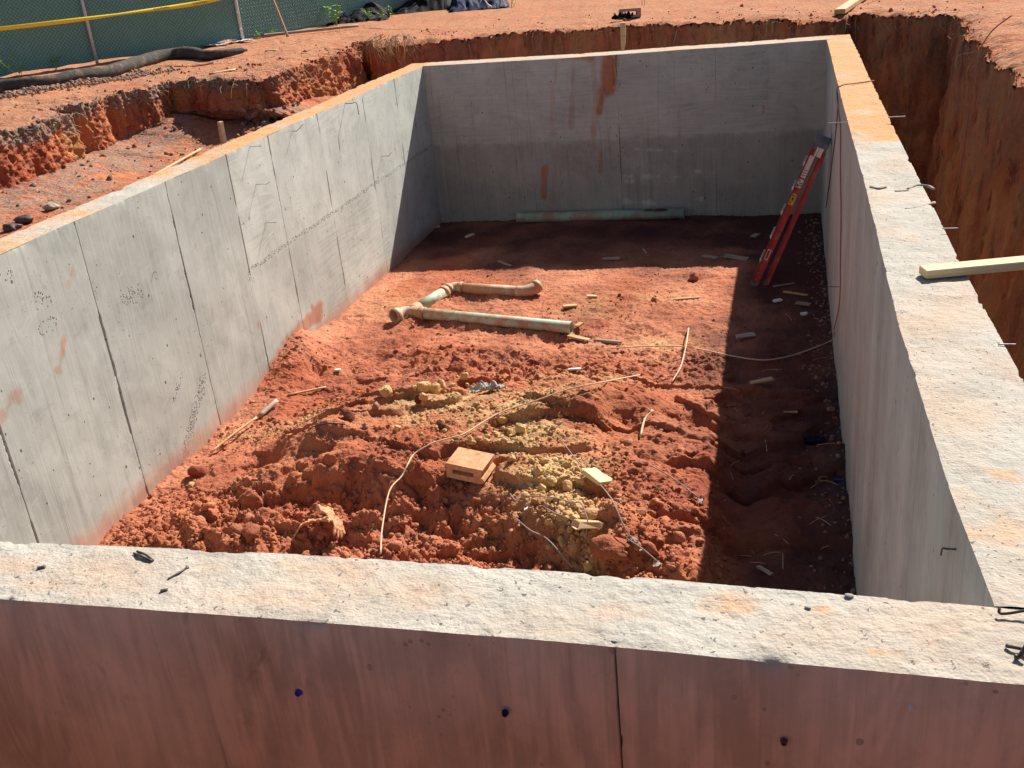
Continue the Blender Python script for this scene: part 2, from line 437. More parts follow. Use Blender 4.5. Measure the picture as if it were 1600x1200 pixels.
M_NAVY = simple('navy_plastic_sheet', (0.010, 0.015, 0.05), 0.7, 0.3, 8, 0.12, bump=0.4, dist=0.02)
M_BLACK = simple('black_plastic_sheet', (0.012, 0.012, 0.014), 0.75, 0.3, 8, 0.1, bump=0.4, dist=0.02)
M_SOCK = simple('dark_sock_mesh', (0.070, 0.062, 0.058), 0.9, 0.22, 40, 0.15, bump=0.8, dist=0.015, dirt=(0.20, 0.14, 0.10), dirt_amt=0.4)
M_FABRIC = simple('green_privacy_screen', (0.105, 0.29, 0.265), 0.7, 0.10, 30, 0.25, bump=0.15, dist=0.004, dirt=(0.14, 0.34, 0.31), dirt_amt=0.35, dscale=1.2)
M_GALV = simple('galvanised_steel', (0.55, 0.57, 0.59), 0.5, 0.1, 30, 0.5, metal=0.15)
M_TAPE = simple('yellow_tape', (0.78, 0.60, 0.03), 0.4, 0.06, 20, 0.4, bump=0.1)
M_LEAF = simple('weed_leaf', (0.24, 0.42, 0.06), 0.55, 0.3, 12, 0.3)
M_STRAW = simple('dry_root', (0.42, 0.30, 0.17), 0.9, 0.3, 30, 0.1)
M_TRASH = simple('crumpled_silver_wrapper', (0.42, 0.38, 0.33), 0.6, 0.4, 14, 0.3, bump=0.5, dist=0.01, dirt=(0.28, 0.2, 0.15), dirt_amt=0.35)
M_WHITEBIT = simple('white_scrap', (0.72, 0.70, 0.68), 0.6, 0.08, 30, 0.3)
M_STONE = simple('pale_stone', (0.42, 0.36, 0.30), 0.9, 0.25, 18, 0.2, bump=0.6, dist=0.01, dirt=(0.42, 0.19, 0.09), dirt_amt=0.35)
M_CHIP = simple('concrete_chip', (0.30, 0.285, 0.265), 0.9, 0.25, 40, 0.15, bump=0.5)
M_GREYBLOCK = simple('dusty_grey_block', (0.36, 0.27, 0.21), 0.9, 0.18, 28, 0.1, bump=0.5, dist=0.006, dirt=CLAY, dirt_amt=0.35)
M_WHITEBAG = simple('pale_gravel_patch', (0.55, 0.53, 0.50), 0.9, 0.15, 30, 0.1)

# ------------------------------------------------------------------ the foundation: four cast walls
WX, LY, FZ = 5.70, 12.46, -2.38
def poly(tbl):
    t = np.array(tbl, float)
    return lambda s: np.interp(s, t[:, 0], t[:, 1])
y_near_in = poly([(-1, -0.02), (2.6, -0.015), (3.05, 0.0), (3.8, 0.016), (4.4, 0.023), (4.8, 0.021), (5.4, 0.003), (5.7, -0.005), (7, -0.01)])
y_near_out = poly([(-1, -0.31), (2.9, -0.307), (3.9, -0.299), (4.5, -0.287), (5.0, -0.293), (5.45, -0.30), (7, -0.307)])
x_right_in = poly([(-1, 5.713), (0, 5.711), (0.6, 5.680), (2.0, 5.660), (5, 5.685), (7.4, 5.685), (12.4, 5.711), (13, 5.711)])
x_right_out = poly([(-1, 6.06), (1.5, 6.045), (2.8, 6.024), (8, 6.015), (12.8, 6.024), (13, 6.024)])

foundation = empty('concrete_foundation', (0, 0, 0))
tag(foundation, 'open grey concrete basement foundation of four cast walls in the excavation', 'foundation')

def pxmask(px, py, ax, v):
    q = at(px, py, ax, v); return q

def wall(side, s_arr, seams, zrows, nv, orows, seam_w, chip_in, chip_out, maskfn, labels=None, seam_skip=()):
    """one continuous displaced surface (inner face, top, outer face) split into cast sections at the seams"""
    s = s_arr; seams = sorted(seams)
    extra = []
    for q in seams:
        extra += [q - 0.03, q - 0.016, q - 0.008, q - 0.0035, q, q + 0.0035, q + 0.008, q + 0.016, q + 0.03]
    s = np.unique(np.round(np.concatenate([s, extra]), 5)); s = s[(s >= s_arr[0]) & (s <= s_arr[-1])]
    zin = np.array(zrows); vt = np.linspace(0, 1, nv); zo = np.array(orows)
    if side == 'left':   xi = np.zeros_like(s); xo = np.full_like(s, -0.315); I = np.stack([xi, s], -1); O = np.stack([xo, s], -1)
    if side == 'right':  I = np.stack([x_right_in(s), s], -1); O = np.stack([x_right_out(s), s], -1)
    if side == 'near':   I = np.stack([s, y_near_in(s)], -1); O = np.stack([s, y_near_out(s)], -1)
    if side == 'far':    I = np.stack([s, np.full_like(s, LY)], -1); O = np.stack([s, np.full_like(s, LY + 0.43)], -1)
    N = (I - O) / np.linalg.norm(I - O, axis=1)[:, None]          # inward (to the room)
    ns = len(s); ni, no = len(zin), len(zo); nr = ni + nv + no
    X = np.zeros((nr, ns, 3)); U = np.zeros((nr, ns, 2)); kind = np.zeros(nr, int)
    ztop = 0.012 * fbm(s * 0.6, 3.7 + 0 * s, 0, 1, 3)
    if side == 'far': ztop = ztop - 0.022 * np.sin(np.clip(s / WX, 0, 1) * math.pi)
    wth = np.linalg.norm(I - O, axis=1)
    for r in range(nr):
        if r < ni:
            X[r, :, :2] = I; X[r, :, 2] = np.where(zin[r] > -0.2, zin[r] + ztop * (1 + zin[r] / 0.2), zin[r]); U[r] = np.stack([s, np.full_like(s, zin[r])], -1)
        elif r < ni + nv:
            t = vt[r - ni]; X[r, :, :2] = I * (1 - t) + O * t; X[r, :, 2] = ztop; U[r] = np.stack([s, 0.5 + t * wth], -1); kind[r] = 1
        else:
            X[r, :, :2] = O; z_ = zo[r - ni - nv]; X[r, :, 2] = np.where(z_ > -0.2, z_ + ztop * (1 + z_ / 0.2), z_); U[r] = np.stack([s + 40, np.full_like(s, z_)], -1); kind[r] = 2
    Nb = np.repeat(np.concatenate([N, np.zeros((ns, 1))], 1)[None], nr, 0)
    P = X.copy()
    # faces wave a little; the top is trowelled rough
    f_in = 0.004 * fbm(P[..., 0], P[..., 1], P[..., 2], 2.2, 3)
    k = kind[:, None]
    disp = np.where(k == 0, f_in, np.where(k == 2, -f_in, 0))
    top = 0.007 * fbm(P[..., 0], P[..., 1], 1.5, 5, 3) + 0.003 * fbm(P[..., 0], P[..., 1], 2.5, 34, 2)
    edge_t = np.zeros((nr, ns)); edge_t[ni:ni + nv] = vt[:, None] * wth[None]
    din = edge_t; dout = wth[None] - edge_t
    fall = np.minimum(sstep(0, 0.03, din), sstep(0, 0.03, dout))
    # chipped arrises
    cs = lambda o: np.clip(fbm(s * 5 + o, 0 * s + o, 0, 1, 4, 0.65) - 0.12, 0, 1)
    ci = chip_in * cs(3.0) + chip_in * 0.12 * np.abs(fbm(s * 28, 0 * s + 8.1, 0, 1, 3)); co = chip_out * cs(9.0) + chip_out * 0.18 * np.abs(fbm(s * 28, 0 * s + 2.2, 0, 1, 3))
    w_in = np.where(k == 0, np.exp(P[..., 2] / 0.022) * (P[..., 2] > -0.15), np.where(k == 1, np.exp(-din / 0.022), 0))
    w_out = np.where(k == 2, np.exp(P[..., 2] / 0.022) * (P[..., 2] > -0.15), np.where(k == 1, np.exp(-dout / 0.022), 0))
    w_in = np.broadcast_to(w_in, (nr, ns)); w_out = np.broadcast_to(w_out, (nr, ns))
    X[..., 2] += np.where(k == 1, top * (0.25 + 0.75 * fall), 0) - ci * w_in * 0.8 - co * w_out * 0.8
    disp = disp - ci * w_in + co * w_out
    # recessed seams between the cast sections
    clayx = np.zeros((nr, ns)); dark = np.zeros((nr, ns))
    for q in seams:
        zz = P[..., 2]
        on = sstep(0.02, 0.22, fbm(zz * 1.6 + q * 7.1, zz * 0 + q, 0, 1, 3) + 0.10)
        wdt = seam_w * (0.35 + on * (0.5 + 0.7 * np.abs(fbm(zz * 14, zz * 0 + q, 0, 1, 2))))
        g = np.clip(1 - np.abs(P[..., 0 if side in ('near', 'far') else 1] - q - 0.002 * fbm(zz * 9, zz * 0 + q, 0, 1, 2)) / wdt, 0, 1)
        g = np.where(k == 1, 0, g)
        if q in seam_skip: g = g * 0.05
        sg = np.where(k == 2, 1, -1)
        disp = disp + sg * np.sqrt(g) * (0.005 + 0.024 * on)
        dark = np.maximum(dark, np.sqrt(g) * (0.25 + 0.75 * on))
    X = X + Nb * disp[..., None]
    m = maskfn(P, kind, U)                                         # clay, pits, tone, horizontal grain
    m[..., 1] = np.clip(m[..., 1] + dark * 0.35, 0, 1)
    m[..., 2] = m[..., 2] * (1 - 0.45 * dark)
    midx_row = np.where((kind[:-1] == 1) | (kind[1:] == 1), 1, np.where(kind[:-1] == 2, 2, 0))
    cuts = [0] + [int(np.argmin(np.abs(s - q))) for q in seams if s[1] < q < s[-2]] + [ns - 1]
    for i, (a, b) in enumerate(zip(cuts[:-1], cuts[1:])):
        sl = slice(a, b + 1); nc = b + 1 - a
        o = mesh_np('wall_panel', X[:, sl].reshape(-1, 3), grid_faces(nr, nc)[:, ::-1] if side in ('near', 'right') else grid_faces(nr, nc),
                    [M_CONC, M_TOP, M_FILM], foundation, {'mask': m[:, sl].reshape(-1, 4)}, U[:, sl].reshape(-1, 2), True, np.repeat(midx_row, nc - 1))
        if labels and i in labels: o['label'] = labels[i]
        bm = bmesh.new(); bm.from_mesh(o.data)
        es = [e for e in bm.edges if (e.verts[0].index // nc != e.verts[1].index // nc) is False and e.verts[0].index // nc in (ni - 1, ni, ni + nv - 1, ni + nv) ]
        for e in es: e.smooth = False
        bm.to_mesh(o.data); bm.free()
    return

def zlist(step, fine_top=True):
    z = list(np.arange(-2.62, -0.06, step)) + [-0.06, -0.045, -0.03, -0.02, -0.01, -0.004, 0.0]
    return z
def segd(P2, a, b):
    a = np.array(a); b = np.array(b); d = b - a
    t = np.clip(((P2 - a) @ d) / (d @ d), 0, 1)
    return np.linalg.norm(P2 - (a + t[..., None] * d), axis=-1)

def base_mask(P, kind):
    m = np.zeros(P.shape[:2] + (4,)); m[..., 2] = 0.5
    x, y, z = P[..., 0], P[..., 1], P[..., 2]
    k = kind[:, None]
    top = k == 1
    big = fbm(x, y, 4.4, 1.3, 4)
    m[..., 0] = np.where(top, np.clip(0.30 + 0.95 * big, 0, 0.95), 0)
    m[..., 1] = np.where(top, np.clip(0.30 + 0.75 * fbm(x, y, 8.8, 1.9, 4), 0, 0.8), 0.02 + 0.07 * np.clip(fbm(x, y, z, 1.1, 3), 0, 1))
    return m
left_seams = [at(60, 850, 0, 0)[1], 4.09, 5.36, 6.45, 7.35, 8.6, 10.0, 11.2]
def left_mask(P, kind, U):
    m = base_mask(P, kind); y, z = P[..., 1], P[..., 2]
    face = (kind == 0)[:, None]; top = (kind == 1)[:, None]
    yz = np.stack([y, z], -1)
    back = sstep(6.42, 6.46, y)                                     # the further pour: two rows of boards, whiter
    m[..., 3] = np.where(face, back * (0.55 + 0.45 * np.sign(fbm(y * 0.5, z * 0.4, 3, 1, 2))), 0)
    tone = 0.485 + 0.06 * fbm(y, z, 1, 0.9, 3) + back * 0.055
    tone = tone + 0.018 * np.sin(np.searchsorted(np.array(left_seams), y) * 2.3) - 0.03 * ((y > 5.36) & (y < 6.44)) + 0.03 * back * (z > -1.14) - 0.02 * back * (z < -1.2)
    # pour line half way up behind y = 6.45
    pl = np.abs(z + 1.16 + 0.02 * fbm(y * 2, 0 * y, 0, 1, 3)) < 0.024
    m[..., 1] = np.where(face & pl & (back > 0.5), 0.75, m[..., 1])
    # honeycombed pockets
    def pocket(px0, py0, px1, py1, r, amt):
        a = at(px0, py0, 0, 0.0)[1:]; b = at(px1, py1, 0, 0.0)[1:]
        d = segd(yz, a, b); m[..., 1] = np.maximum(m[..., 1], np.where(face, amt * sstep(r, r * 0.3, d + 0.03 * fbm(y, z, 2, 12, 2)), 0))
    pocket(318, 590, 287, 715, 0.085, 0.85); pocket(283, 590, 270, 625, 0.03, 0.7); pocket(60, 470, 68, 470, 0.10, 0.45)
    pocket(195, 465, 215, 460, 0.10, 0.4); pocket(390, 430, 392, 435, 0.07, 0.75); pocket(70, 515, 85, 500, .09, .4); pocket(12, 430, 15, 425, .06, .4)
    def clay(px0, py0, px1, py1, r, amt):
        a = at(px0, py0, 0, 0.0)[1:]; b = at(px1, py1, 0, 0.0)[1:]
        d = segd(yz, a, b) + 0.05 * fbm(y, z, 5, 7, 3)
        m[..., 0] = np.maximum(m[..., 0], np.where(face, amt * sstep(r, r * 0.35, d), 0))
    clay(100, 533, 93, 578, 0.04, 0.6); clay(112, 430, 108, 445, 0.035, 0.4); clay(25, 620, 5, 645, 0.06, 0.5); clay(404, 508, 405, 512, .04, .6); clay(616, 225, 617, 232, .025, .5)
    clay(198, 765, 194, 770, .03, .4)
    clay(425, 578, 470, 515, 0.14, 1.0); clay(470, 520, 500, 485, 0.14, 1.0); clay(488, 478, 492, 490, 0.05, .9); clay(535, 480, 600, 440, 0.10, .7)
    base = sstep(0.24, 0.03, z - FZ + 0.04 * fbm(y, z, 7, 4, 3)) * 0.8
    m[..., 0] = np.maximum(m[..., 0], np.where(face, base, 0))
    m[..., 0] = np.where(top, np.clip(0.30 + 0.9 * fbm(P[..., 0], y, 4.4, 1.3, 4) + 0.95 * sstep(5.2, 7.5, y), 0, 1), m[..., 0])
    m[..., 2] = np.where(face, tone, np.where(top, 0.5, 0.45))
    return m
wall('left', np.concatenate([np.arange(-0.02, 1.8, 0.06), np.arange(1.8, 8, 0.0125), np.arange(8, 12.88, 0.02)]), left_seams,
     zlist(0.014), 34, [-0.01, -0.03, -0.08, -0.2, -0.45, -0.9], 0.010, 0.010, 0.02, left_mask,
     {3: 'smooth grey section with a dark split at its left edge', 4: 'whiter section where the double row of boards begins'}, (6.45, 8.6, 10.0, 11.2))

def far_mask(P, kind, U):
    m = base_mask(P, kind); x, z = P[..., 0], P[..., 2]
    face = (kind == 0)[:, None]; top = (kind == 1)[:, None]
    xz = np.stack([x, z], -1)
    up = sstep(-1.20, -1.16, z + 0.025 * fbm(x, z, 3, 5, 3))
    m[..., 3] = np.where(face, 0.15 + 0.85 * up, 0)
    tone = 0.385 + 0.14 * up + 0.045 * fbm(x, z, 1, 1.2, 4) - 0.05 * sstep(2.6, 5.4, x) - 0.03 * sstep(0.35, 0.25, np.abs(x - 5.4))
    def smear(px0, py0, px1, py1, r, amt, ch=0):
        a = at(px0, py0, 1, LY)[[0, 2]]; b = at(px1, py1, 1, LY)[[0, 2]]
        d = segd(xz, a, b) + 0.05 * fbm(x * 3, z * 0.8, 5, 2.2, 4)
        v = amt * sstep(r, r * 0.25, d)
        if ch == 0: m[..., 0] = np.maximum(m[..., 0], np.where(face, v, 0))
        else: return v
    # clay that ran down from the top
    smear(952, 82, 948, 138, 0.17, 1.4); smear(942, 130, 938, 175, 0.09, 1.1); smear(870, 88, 925, 88, 0.07, 0.9); smear(870, 95, 868, 130, .05, .7); smear(895, 95, 893, 200, 0.03, 0.45); smear(930, 95, 928, 250, 0.05, 0.45)
    smear(865, 130, 862, 210, 0.03, 0.4); smear(927, 200, 926, 212, .03, .6); smear(850, 265, 848, 305, .07, 1.0); smear(940, 240, 938, 270, .06, .7); smear(1192, 165, 1193, 175, .02, .8); smear(870, 235, 862, 330, .05, .3)
    for a in [(975, 232, 1062, 236), (975, 275, 1030, 276), (1045, 276, 1064, 277), (978, 283, 990, 283), (975, 315, 1030, 318), (1080, 268, 1095, 268), (1080, 310, 1095, 311), (975, 241, 985, 241)]:
        tone = tone + 0.15 * smear(*a, 0.022, 1.0, 1)
    drip = np.clip(fbm(x * 9, z * 0.25, 6, 1, 3) - 0.25, 0, 1) * (1 - up)
    tone = tone + 0.12 * drip + 0.10 * sstep(0.05, 0.0, np.abs(z + 1.2 + 0.03 * fbm(x, z, 9, 6, 3))) * (0.4 + np.clip(fbm(x * 8, z, 3, 1, 3), -.4, 1))
    m[..., 2] = np.where(face, tone, np.where(top, 0.5, 0.45))
    m[..., 0] = np.where(face, np.maximum(m[..., 0], 0.09), m[..., 0])
    m[..., 0] = np.where(top, 0.55 + 0.4 * fbm(x, P[..., 1], 4.4, 1.3, 4), m[..., 0])
    return m
wall('far', np.arange(0.0, WX + 0.06, 0.0185), [at(965, 150, 1, LY)[0], 1.55, 4.25], zlist(0.021), 26, [-0.01, -0.03, -0.1, -0.5, -2.6], 0.0035, 0.012, 0.02, far_mask,
     {1: 'section streaked with orange clay from the top'}, (1.55, 4.25))

def right_mask(P, kind, U):
    m = base_mask(P, kind); y, z = P[..., 1], P[..., 2]
    face = (kind == 0)[:, None]; top = (kind == 1)[:, None]
    m[..., 2] = np.where(face, 0.51 + 0.07 * fbm(y * 2.5, z * 0.2, 1, 1.2, 4) + 0.04 * fbm(y, z, 3, .5, 2), np.where(top, 0.5, 0.4))
    m[..., 0] = np.where(face, 0.22 * np.clip(fbm(y * 3, z * 0.3, 6, 1, 3), 0, 1) + 0.04, m[..., 0])
    far = sstep(5.6, 5.9, y + 0.06 * fbm(y, z, 3, 5, 2))
    cl = np.clip(0.12 + 0.75 * fbm(P[..., 0], y, 4.4, 1.5, 4) + 1.0 * far, 0, 1.0)
    for px, py, r, a in [(1575, 835, .13, .7), (1495, 780, .1, .4), (1590, 460, .12, .5), (1530, 500, .15, .4), (1500, 450, .07, .4), (1440, 310, .06, .5), (1350, 230, .1, .6), (1555, 742, .05, .8)]:
        q = at(px, py, 2, 0.0)
        d = np.hypot(P[..., 0] - q[0], y - q[1]) + 0.06 * fbm(P[..., 0], y, 2, 8, 3)
        cl = np.maximum(cl, a * sstep(r, r * 0.3, d))
    m[..., 0] = np.where(top, cl, m[..., 0])
    pt = m[..., 1].copy()
    for px, py, r, a in [(1380, 292, .06, .9), (1430, 290, .09, .9), (1440, 323, .08, .9), (1535, 525, .1, .95), (1560, 540, .1, .9), (1420, 375, .2, .6), (1455, 675, .06, .7), (1590, 400, .1, .4), (1460, 505, .1, .5)]:
        q = at(px, py, 2, 0.0)
        d = np.hypot(P[..., 0] - q[0], y - q[1]) + 0.05 * fbm(P[..., 0], y, 6, 10, 3)
        pt = np.maximum(pt, a * sstep(r, r * 0.3, d))
    m[..., 1] = np.where(top, pt, m[..., 1] * 0.6)
    return m
wall('right', np.concatenate([np.arange(-0.004, 7, 0.0115), np.arange(7, LY + 0.43, 0.02)]), [2.0, 3.2, 4.46 * 1.2, 6.6, 7.9, 9.2, 10.6], zlist(0.05), 38, [-0.01, -0.03, -0.06, -0.12, -0.3, -0.8, -1.6, -2.7], 0.009, 0.010, 0.016, right_mask, None, (2.0, 3.2, 6.6, 7.9, 9.2, 10.6))

def near_mask(P, kind, U):
    m = base_mask(P, kind); x, y, z = P[..., 0], P[..., 1], P[..., 2]
    top = (kind == 1)[:, None]; out = (kind == 2)[:, None]
    cl = np.clip(0.18 + 0.85 * fbm(x * 0.8, y * 1.5, 4.4, 1.5, 4), 0, 0.9)
    for px, py, r, a in [(40, 885, .16, .75), (60, 915, .15, .7), (340, 895, .10, .6), (480, 935, .14, .7), (540, 895, .22, .7), (640, 925, .25, .7), (720, 935, .1, .7), (960, 955, .12, .7), (1150, 945, .12, .9), (1290, 955, .06, .85), (1335, 945, .06, .5), (1390, 1022, .03, .9), (1460, 1005, .09, .6), (830, 960, .1, .3), (470, 890, .15, .6), (150, 900, .1, .5)]:
        q = at(px, py, 2, 0.0)
        d = np.hypot(x - q[0], (y - q[1]) * 1.8) + 0.07 * fbm(x, y, 2, 6, 3)
        cl = np.maximum(cl * 0.995, 0.92 * a * sstep(r * 1.2, 0.0, d))
    ed = np.clip(sstep(-0.22, -0.29, y) * (0.55 + 0.5 * fbm(x, y, 8, 5, 3)), 0, 1)
    m[..., 0] = np.where(top, cl * (1 - 0.8 * ed), np.where(out, np.clip(0.80 + 0.28 * fbm(x * 2, z * 0.7, 1, 1.3, 4) - 0.18 * sstep(4.8, 5.6, x), 0.3, 1), 0))
    m[..., 1] = np.where(top, np.maximum(m[..., 1], ed * 0.8), np.where(out, np.maximum(0.02, 0.62 * np.clip(sstep(-0.07, -0.02, z + 0.03 * fbm(x, z, 2, 7, 3)) * (fbm(x, z, 3, 1.8, 3) + 0.25), 0, 1)), 0.05))
    q = at(690, 1110, 1, -0.3); d = np.hypot((x - q[0]) * 1.6, z - q[2]) + 0.1 * fbm(x, z, 4, 9, 3)
    m[..., 1] = np.where(out, np.maximum(m[..., 1], 0.15 * sstep(0.16, 0.05, d)), m[..., 1])
    m[..., 2] = np.where(out, 0.55 + 0.06 * fbm(x, z, 2, 1.2, 4), 0.5)
    return m
wall('near', np.concatenate([np.arange(-0.32, 2.2, 0.08), np.arange(2.2, 6.05, 0.0085)]), [1.0, 2.3, at(302, 1000, 1, -0.3)[0], at(963, 1060, 1, -0.29)[0]], [-2.6, -2, -1.4, -0.8, -0.3, -0.1, -0.04, -0.02, -0.008, 0.0], 44,
     [-0.002, -0.008, -0.016, -0.026, -0.04] + list(np.arange(-0.055, -1.25, -0.016)) + [-1.6, -2.7], 0.0028, 0.012, 0.022, near_mask, {4: 'last brown stained section left of the corner'}, (at(302, 1000, 1, -0.3)[0],))

# ------------------------------------------------------------------ floor of clay inside the walls
def pf(px, py, z=-2.25):
    q = at(px, py, 2, z); return q[0], q[1]
def floor_h(x, y):
    z = np.full(x.shape, FZ) + 0.02 * fbm(x, y, 0.3, 0.7, 3)
    E = np.array([pf(a, b, -2.05) for a, b in [(150, 790), (250, 775), (330, 748), (450, 742), (560, 752), (640, 768), (760, 800), (860, 835), (960, 868), (1060, 890)]])
    ye = np.interp(x, E[:, 0], E[:, 1]) + 0.16 * fbm(x, y * 0.2, 2.2, 1.6, 4, 0.6)
    front = sstep(-0.06, 0.34, y - ye + 0.10 * fbm(x, y, 3.9, 5, 4, 0.6))
    E2 = np.array([pf(a, b, -2.1) for a, b in [(430, 640), (560, 610), (700, 590), (850, 585), (990, 600), (1100, 620)]])
    yb = np.interp(x, E2[:, 0], E2[:, 1])
    back = sstep(0.9, -0.7, y - yb)
    xr = 4.2 + 0.10 * fbm(y * 2, 0 * y, 1.7, 1, 3)
    right = 0.45 * sstep(0.45, -0.9, x - xr) + 0.55 * sstep(4.88, 4.58, x + 0.05 * fbm(y * 2.5, 0 * y, 5.7, 1, 3))
    left = sstep(0.15, 1.5, x - 0.1)
    top = 0.30 * front * back * right * left
    z = z + top
    z = z - 0.10 * np.exp(-((x - 4.92) / 0.16) ** 2) * sstep(2.4, 3.0, y) * sstep(6.2, 5.2, y)
    for (qa, qb) in (((645, 492), (893, 514)), ((720, 452), (815, 458)), ((655, 486), (705, 456))):       # clay banked against the pipes
        d_ = segd(np.stack([x, y], -1), np.array(pf(*qa, -2.3)) - (0, .03), np.array(pf(*qb, -2.3)) - (0, .03))
        z = z + 0.05 * np.exp(-(d_ / 0.13) ** 2) * (0.7 + 0.8 * fbm(x, y, 9.1, 3, 3))
    # the heap tips up towards the middle
    def bl(px, py, rx, ry, amp, zz=-2.15, p=2):
        cx, cy = pf(px, py, zz)
        return amp * np.exp(-(np.abs((x - cx) / rx) ** p + np.abs((y - cy) / ry) ** p))
    z = z + bl(900, 640, 0.6, 0.5, 0.10) + bl(560, 730, 0.5, 0.25, 0.06) + bl(470, 690, .5, .2, .07) + bl(690, 780, .4, .3, -.08) + bl(990, 620, .35, .3, .08)
    z = z + bl(480, 565, 0.20, 0.5, 0.20, -2.3) + bl(455, 545, 0.2, 0.7, 0.22, -2.25) - bl(490, 560, 0.10, 0.16, 0.12, -2.2)
    z = z - bl(405, 695, 0.16, 0.14, 0.24) - bl(505, 655, 0.25, 0.07, 0.15) - bl(975, 655, 0.18, 0.22, 0.20) - bl(1090, 640, 0.2, 0.12, 0.15) - bl(960, 700, .1, .3, .06)
    z = z - bl(640, 815, 0.5, 0.12, 0.10) + bl(380, 810, 0.35, 0.2, 0.13) + bl(960, 830, 0.25, 0.2, 0.10) + bl(300, 800, .2, .15, .08)
    z = z + bl(690, 545, 0.35, 0.12, 0.06, -2.3) + bl(770, 540, 0.6, 0.2, 0.04, -2.3) - bl(600, 550, 0.25, 0.1, 0.05, -2.3) + bl(1085, 427, .25, .1, .05, -2.35) - bl(1100, 545, .12, .12, .07, -2.3)
    # ledges like torn slabs of clay
    sl = perlin(x * 1.1 + 0.5 * y, y * 3.2 - 0.8 * x, 4.4)
    sl2 = perlin(x * 0.8 - 0.7 * y, y * 2.6 + 0.6 * x, 8.4)
    z = z + (0.075 * (sstep(0.0, 0.05, sl) - 0.5) + 0.05 * (sstep(0.05, 0.09, sl2) - 0.5)) * sstep(7.4, 5.8, y) * left
    far = sstep(9.8, 7.6, y)
    rough = 0.35 + 0.65 * far
    z = z + 0.045 * rough * fbm(x, y, 0.9, 2.3, 5, 0.62)
    sh = sstep(4.55, 4.85, x)                                           # strip by the right wall is trodden flat
    frontz = sstep(0.35, -0.05, y - ye)
    reg = np.clip(frontz + 0.45 * sstep(3.5, 4.1, x) * sstep(5.4, 4.6, y) + 0.38 * sstep(0.14, 0.42, fbm(x, y, 6.1, 0.9, 3)) + 0.5 * sstep(6.3, 6.6, y) * sstep(7.6, 7.0, y) * sstep(1.2, 1.8, x), 0, 1) * far * (1 - 0.75 * sh) * sstep(0.15, 0.6, x)
    smooth_slab = np.clip(bl(560, 728, 0.55, 0.2, 1.0) + bl(440, 715, .4, .12, 1.) + bl(900, 650, .5, .4, .7) + bl(560, 560, .6, .5, .7), 0, 1)
    reg = reg * (1 - smooth_slab)
    for f, a, sd in ((6.5, 0.050, 3), (14, 0.032, 41), (29, 0.018, 77)):
        wx = x + 0.03 * fbm(x, y, 7.7, 5, 2); wy = y + 0.03 * fbm(x, y, 1.7, 5, 2)
        d, v = worley(wx, wy, f, sd)
        z = z + a * (1 + (0.6 if f < 10 else 0.1) * frontz) * reg * np.clip(1.25 - d / (0.40 + 0.45 * v), 0, 0.7 + 0.3 * v) * (v > 0.2)
    d, v = worley(x, y, 38, 5)
    z = z + 0.010 * (1 - 0.4 * sh) * np.clip(1 - (d / (0.25 + 0.45 * v)) ** 2, 0, 1) ** 0.5 * (v > 0.45)
    # scraped ripples across the far half
    z = z + 0.018 * sstep(6.0, 7.5, y) * np.abs(fbm(x * 1.1, y * 3.4, 2.2, 2.2, 4, 0.6)) * (1 - 0.5 * sh)
    z = z + 0.005 * fbm(x, y, 3.3, 18, 3, 0.6) + reg * (0.016 * np.abs(fbm(x, y, 5.3, 11, 3, 0.7)) + 0.006 * fbm(x, y, 8.3, 34, 2, 0.7))
    z = z + 0.10 * sstep(0.55, 0.0, y - 2.6) * 0
    return z
def yel_mask(x, y):
    r = np.zeros(np.shape(x))
    for px, py, rx, ry, a in [(700, 625, .5, .28, .9), (760, 645, .55, .3, .95), (680, 660, .35, .2, .7), (830, 690, .35, .3, .9), (850, 750, .28, .35, 1.0), (890, 800, .22, .25, 1.0), (905, 840, .15, .15, .9), (790, 600, .5, .12, .7), (900, 590, .4, .1, .5),
                              (1020, 528, .3, .12, .55), (1010, 460, .35, .2, .45), (430, 640, .3, .1, .5), (470, 630, .3, .12, .5), (600, 465, .3, .3, .35), (940, 470, .4, .3, .3)]:
        cx, cy = pf(px, py, -2.1 if py > 590 else -2.3)
        r = np.maximum(r, a * np.exp(-((x - cx) / rx / 1.4) ** 2 - ((y - cy) / ry / 1.4) ** 2))
    return np.clip(r * (0.8 + 0.9 * fbm(x, y, 5.5, 3.2, 4)), 0, 1)
def floor_mask(x, y, z):
    m = np.zeros(np.shape(x) + (4,))
    m[..., 0] = yel_mask(x, y)
    rw = sstep(0.42, 0.05, WX - x + 0.14 * fbm(x, y, 1.1, 2.2, 3)) * sstep(7.2, 6.2, y)
    m[..., 1] = np.clip(0.75 * rw + 0.5 * sstep(0.15, 0.0, WX - x), 0, 1)       # grey cement dust along the wall
    w_ = fbm(x, y, 2.6, 0.8, 4)                                          # shade along both walls painted into the clay, edges broken by noise
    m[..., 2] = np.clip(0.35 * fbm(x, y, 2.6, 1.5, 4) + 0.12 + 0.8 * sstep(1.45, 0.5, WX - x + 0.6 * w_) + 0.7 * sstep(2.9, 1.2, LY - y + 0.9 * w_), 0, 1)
    m[..., 3] = np.clip(0.12 + 0.7 * fbm(x, y, 7.9, 1.2, 4) + 0.5 * sstep(0.5, 0.1, x) + .40 * sstep(6.3, 8.0, y), 0, 0.9)
    return m
gx = np.unique(np.concatenate([np.arange(-0.03, 5.76, 0.0112), [5.76]]))
gy = np.concatenate([np.arange(-0.05, 2.5, 0.022), np.arange(2.5, 7.2, 0.0105), np.arange(7.2, LY + 0.05, 0.0175)])
GX, GY = np.meshgrid(gx, gy)
GZ = floor_h(GX, GY)
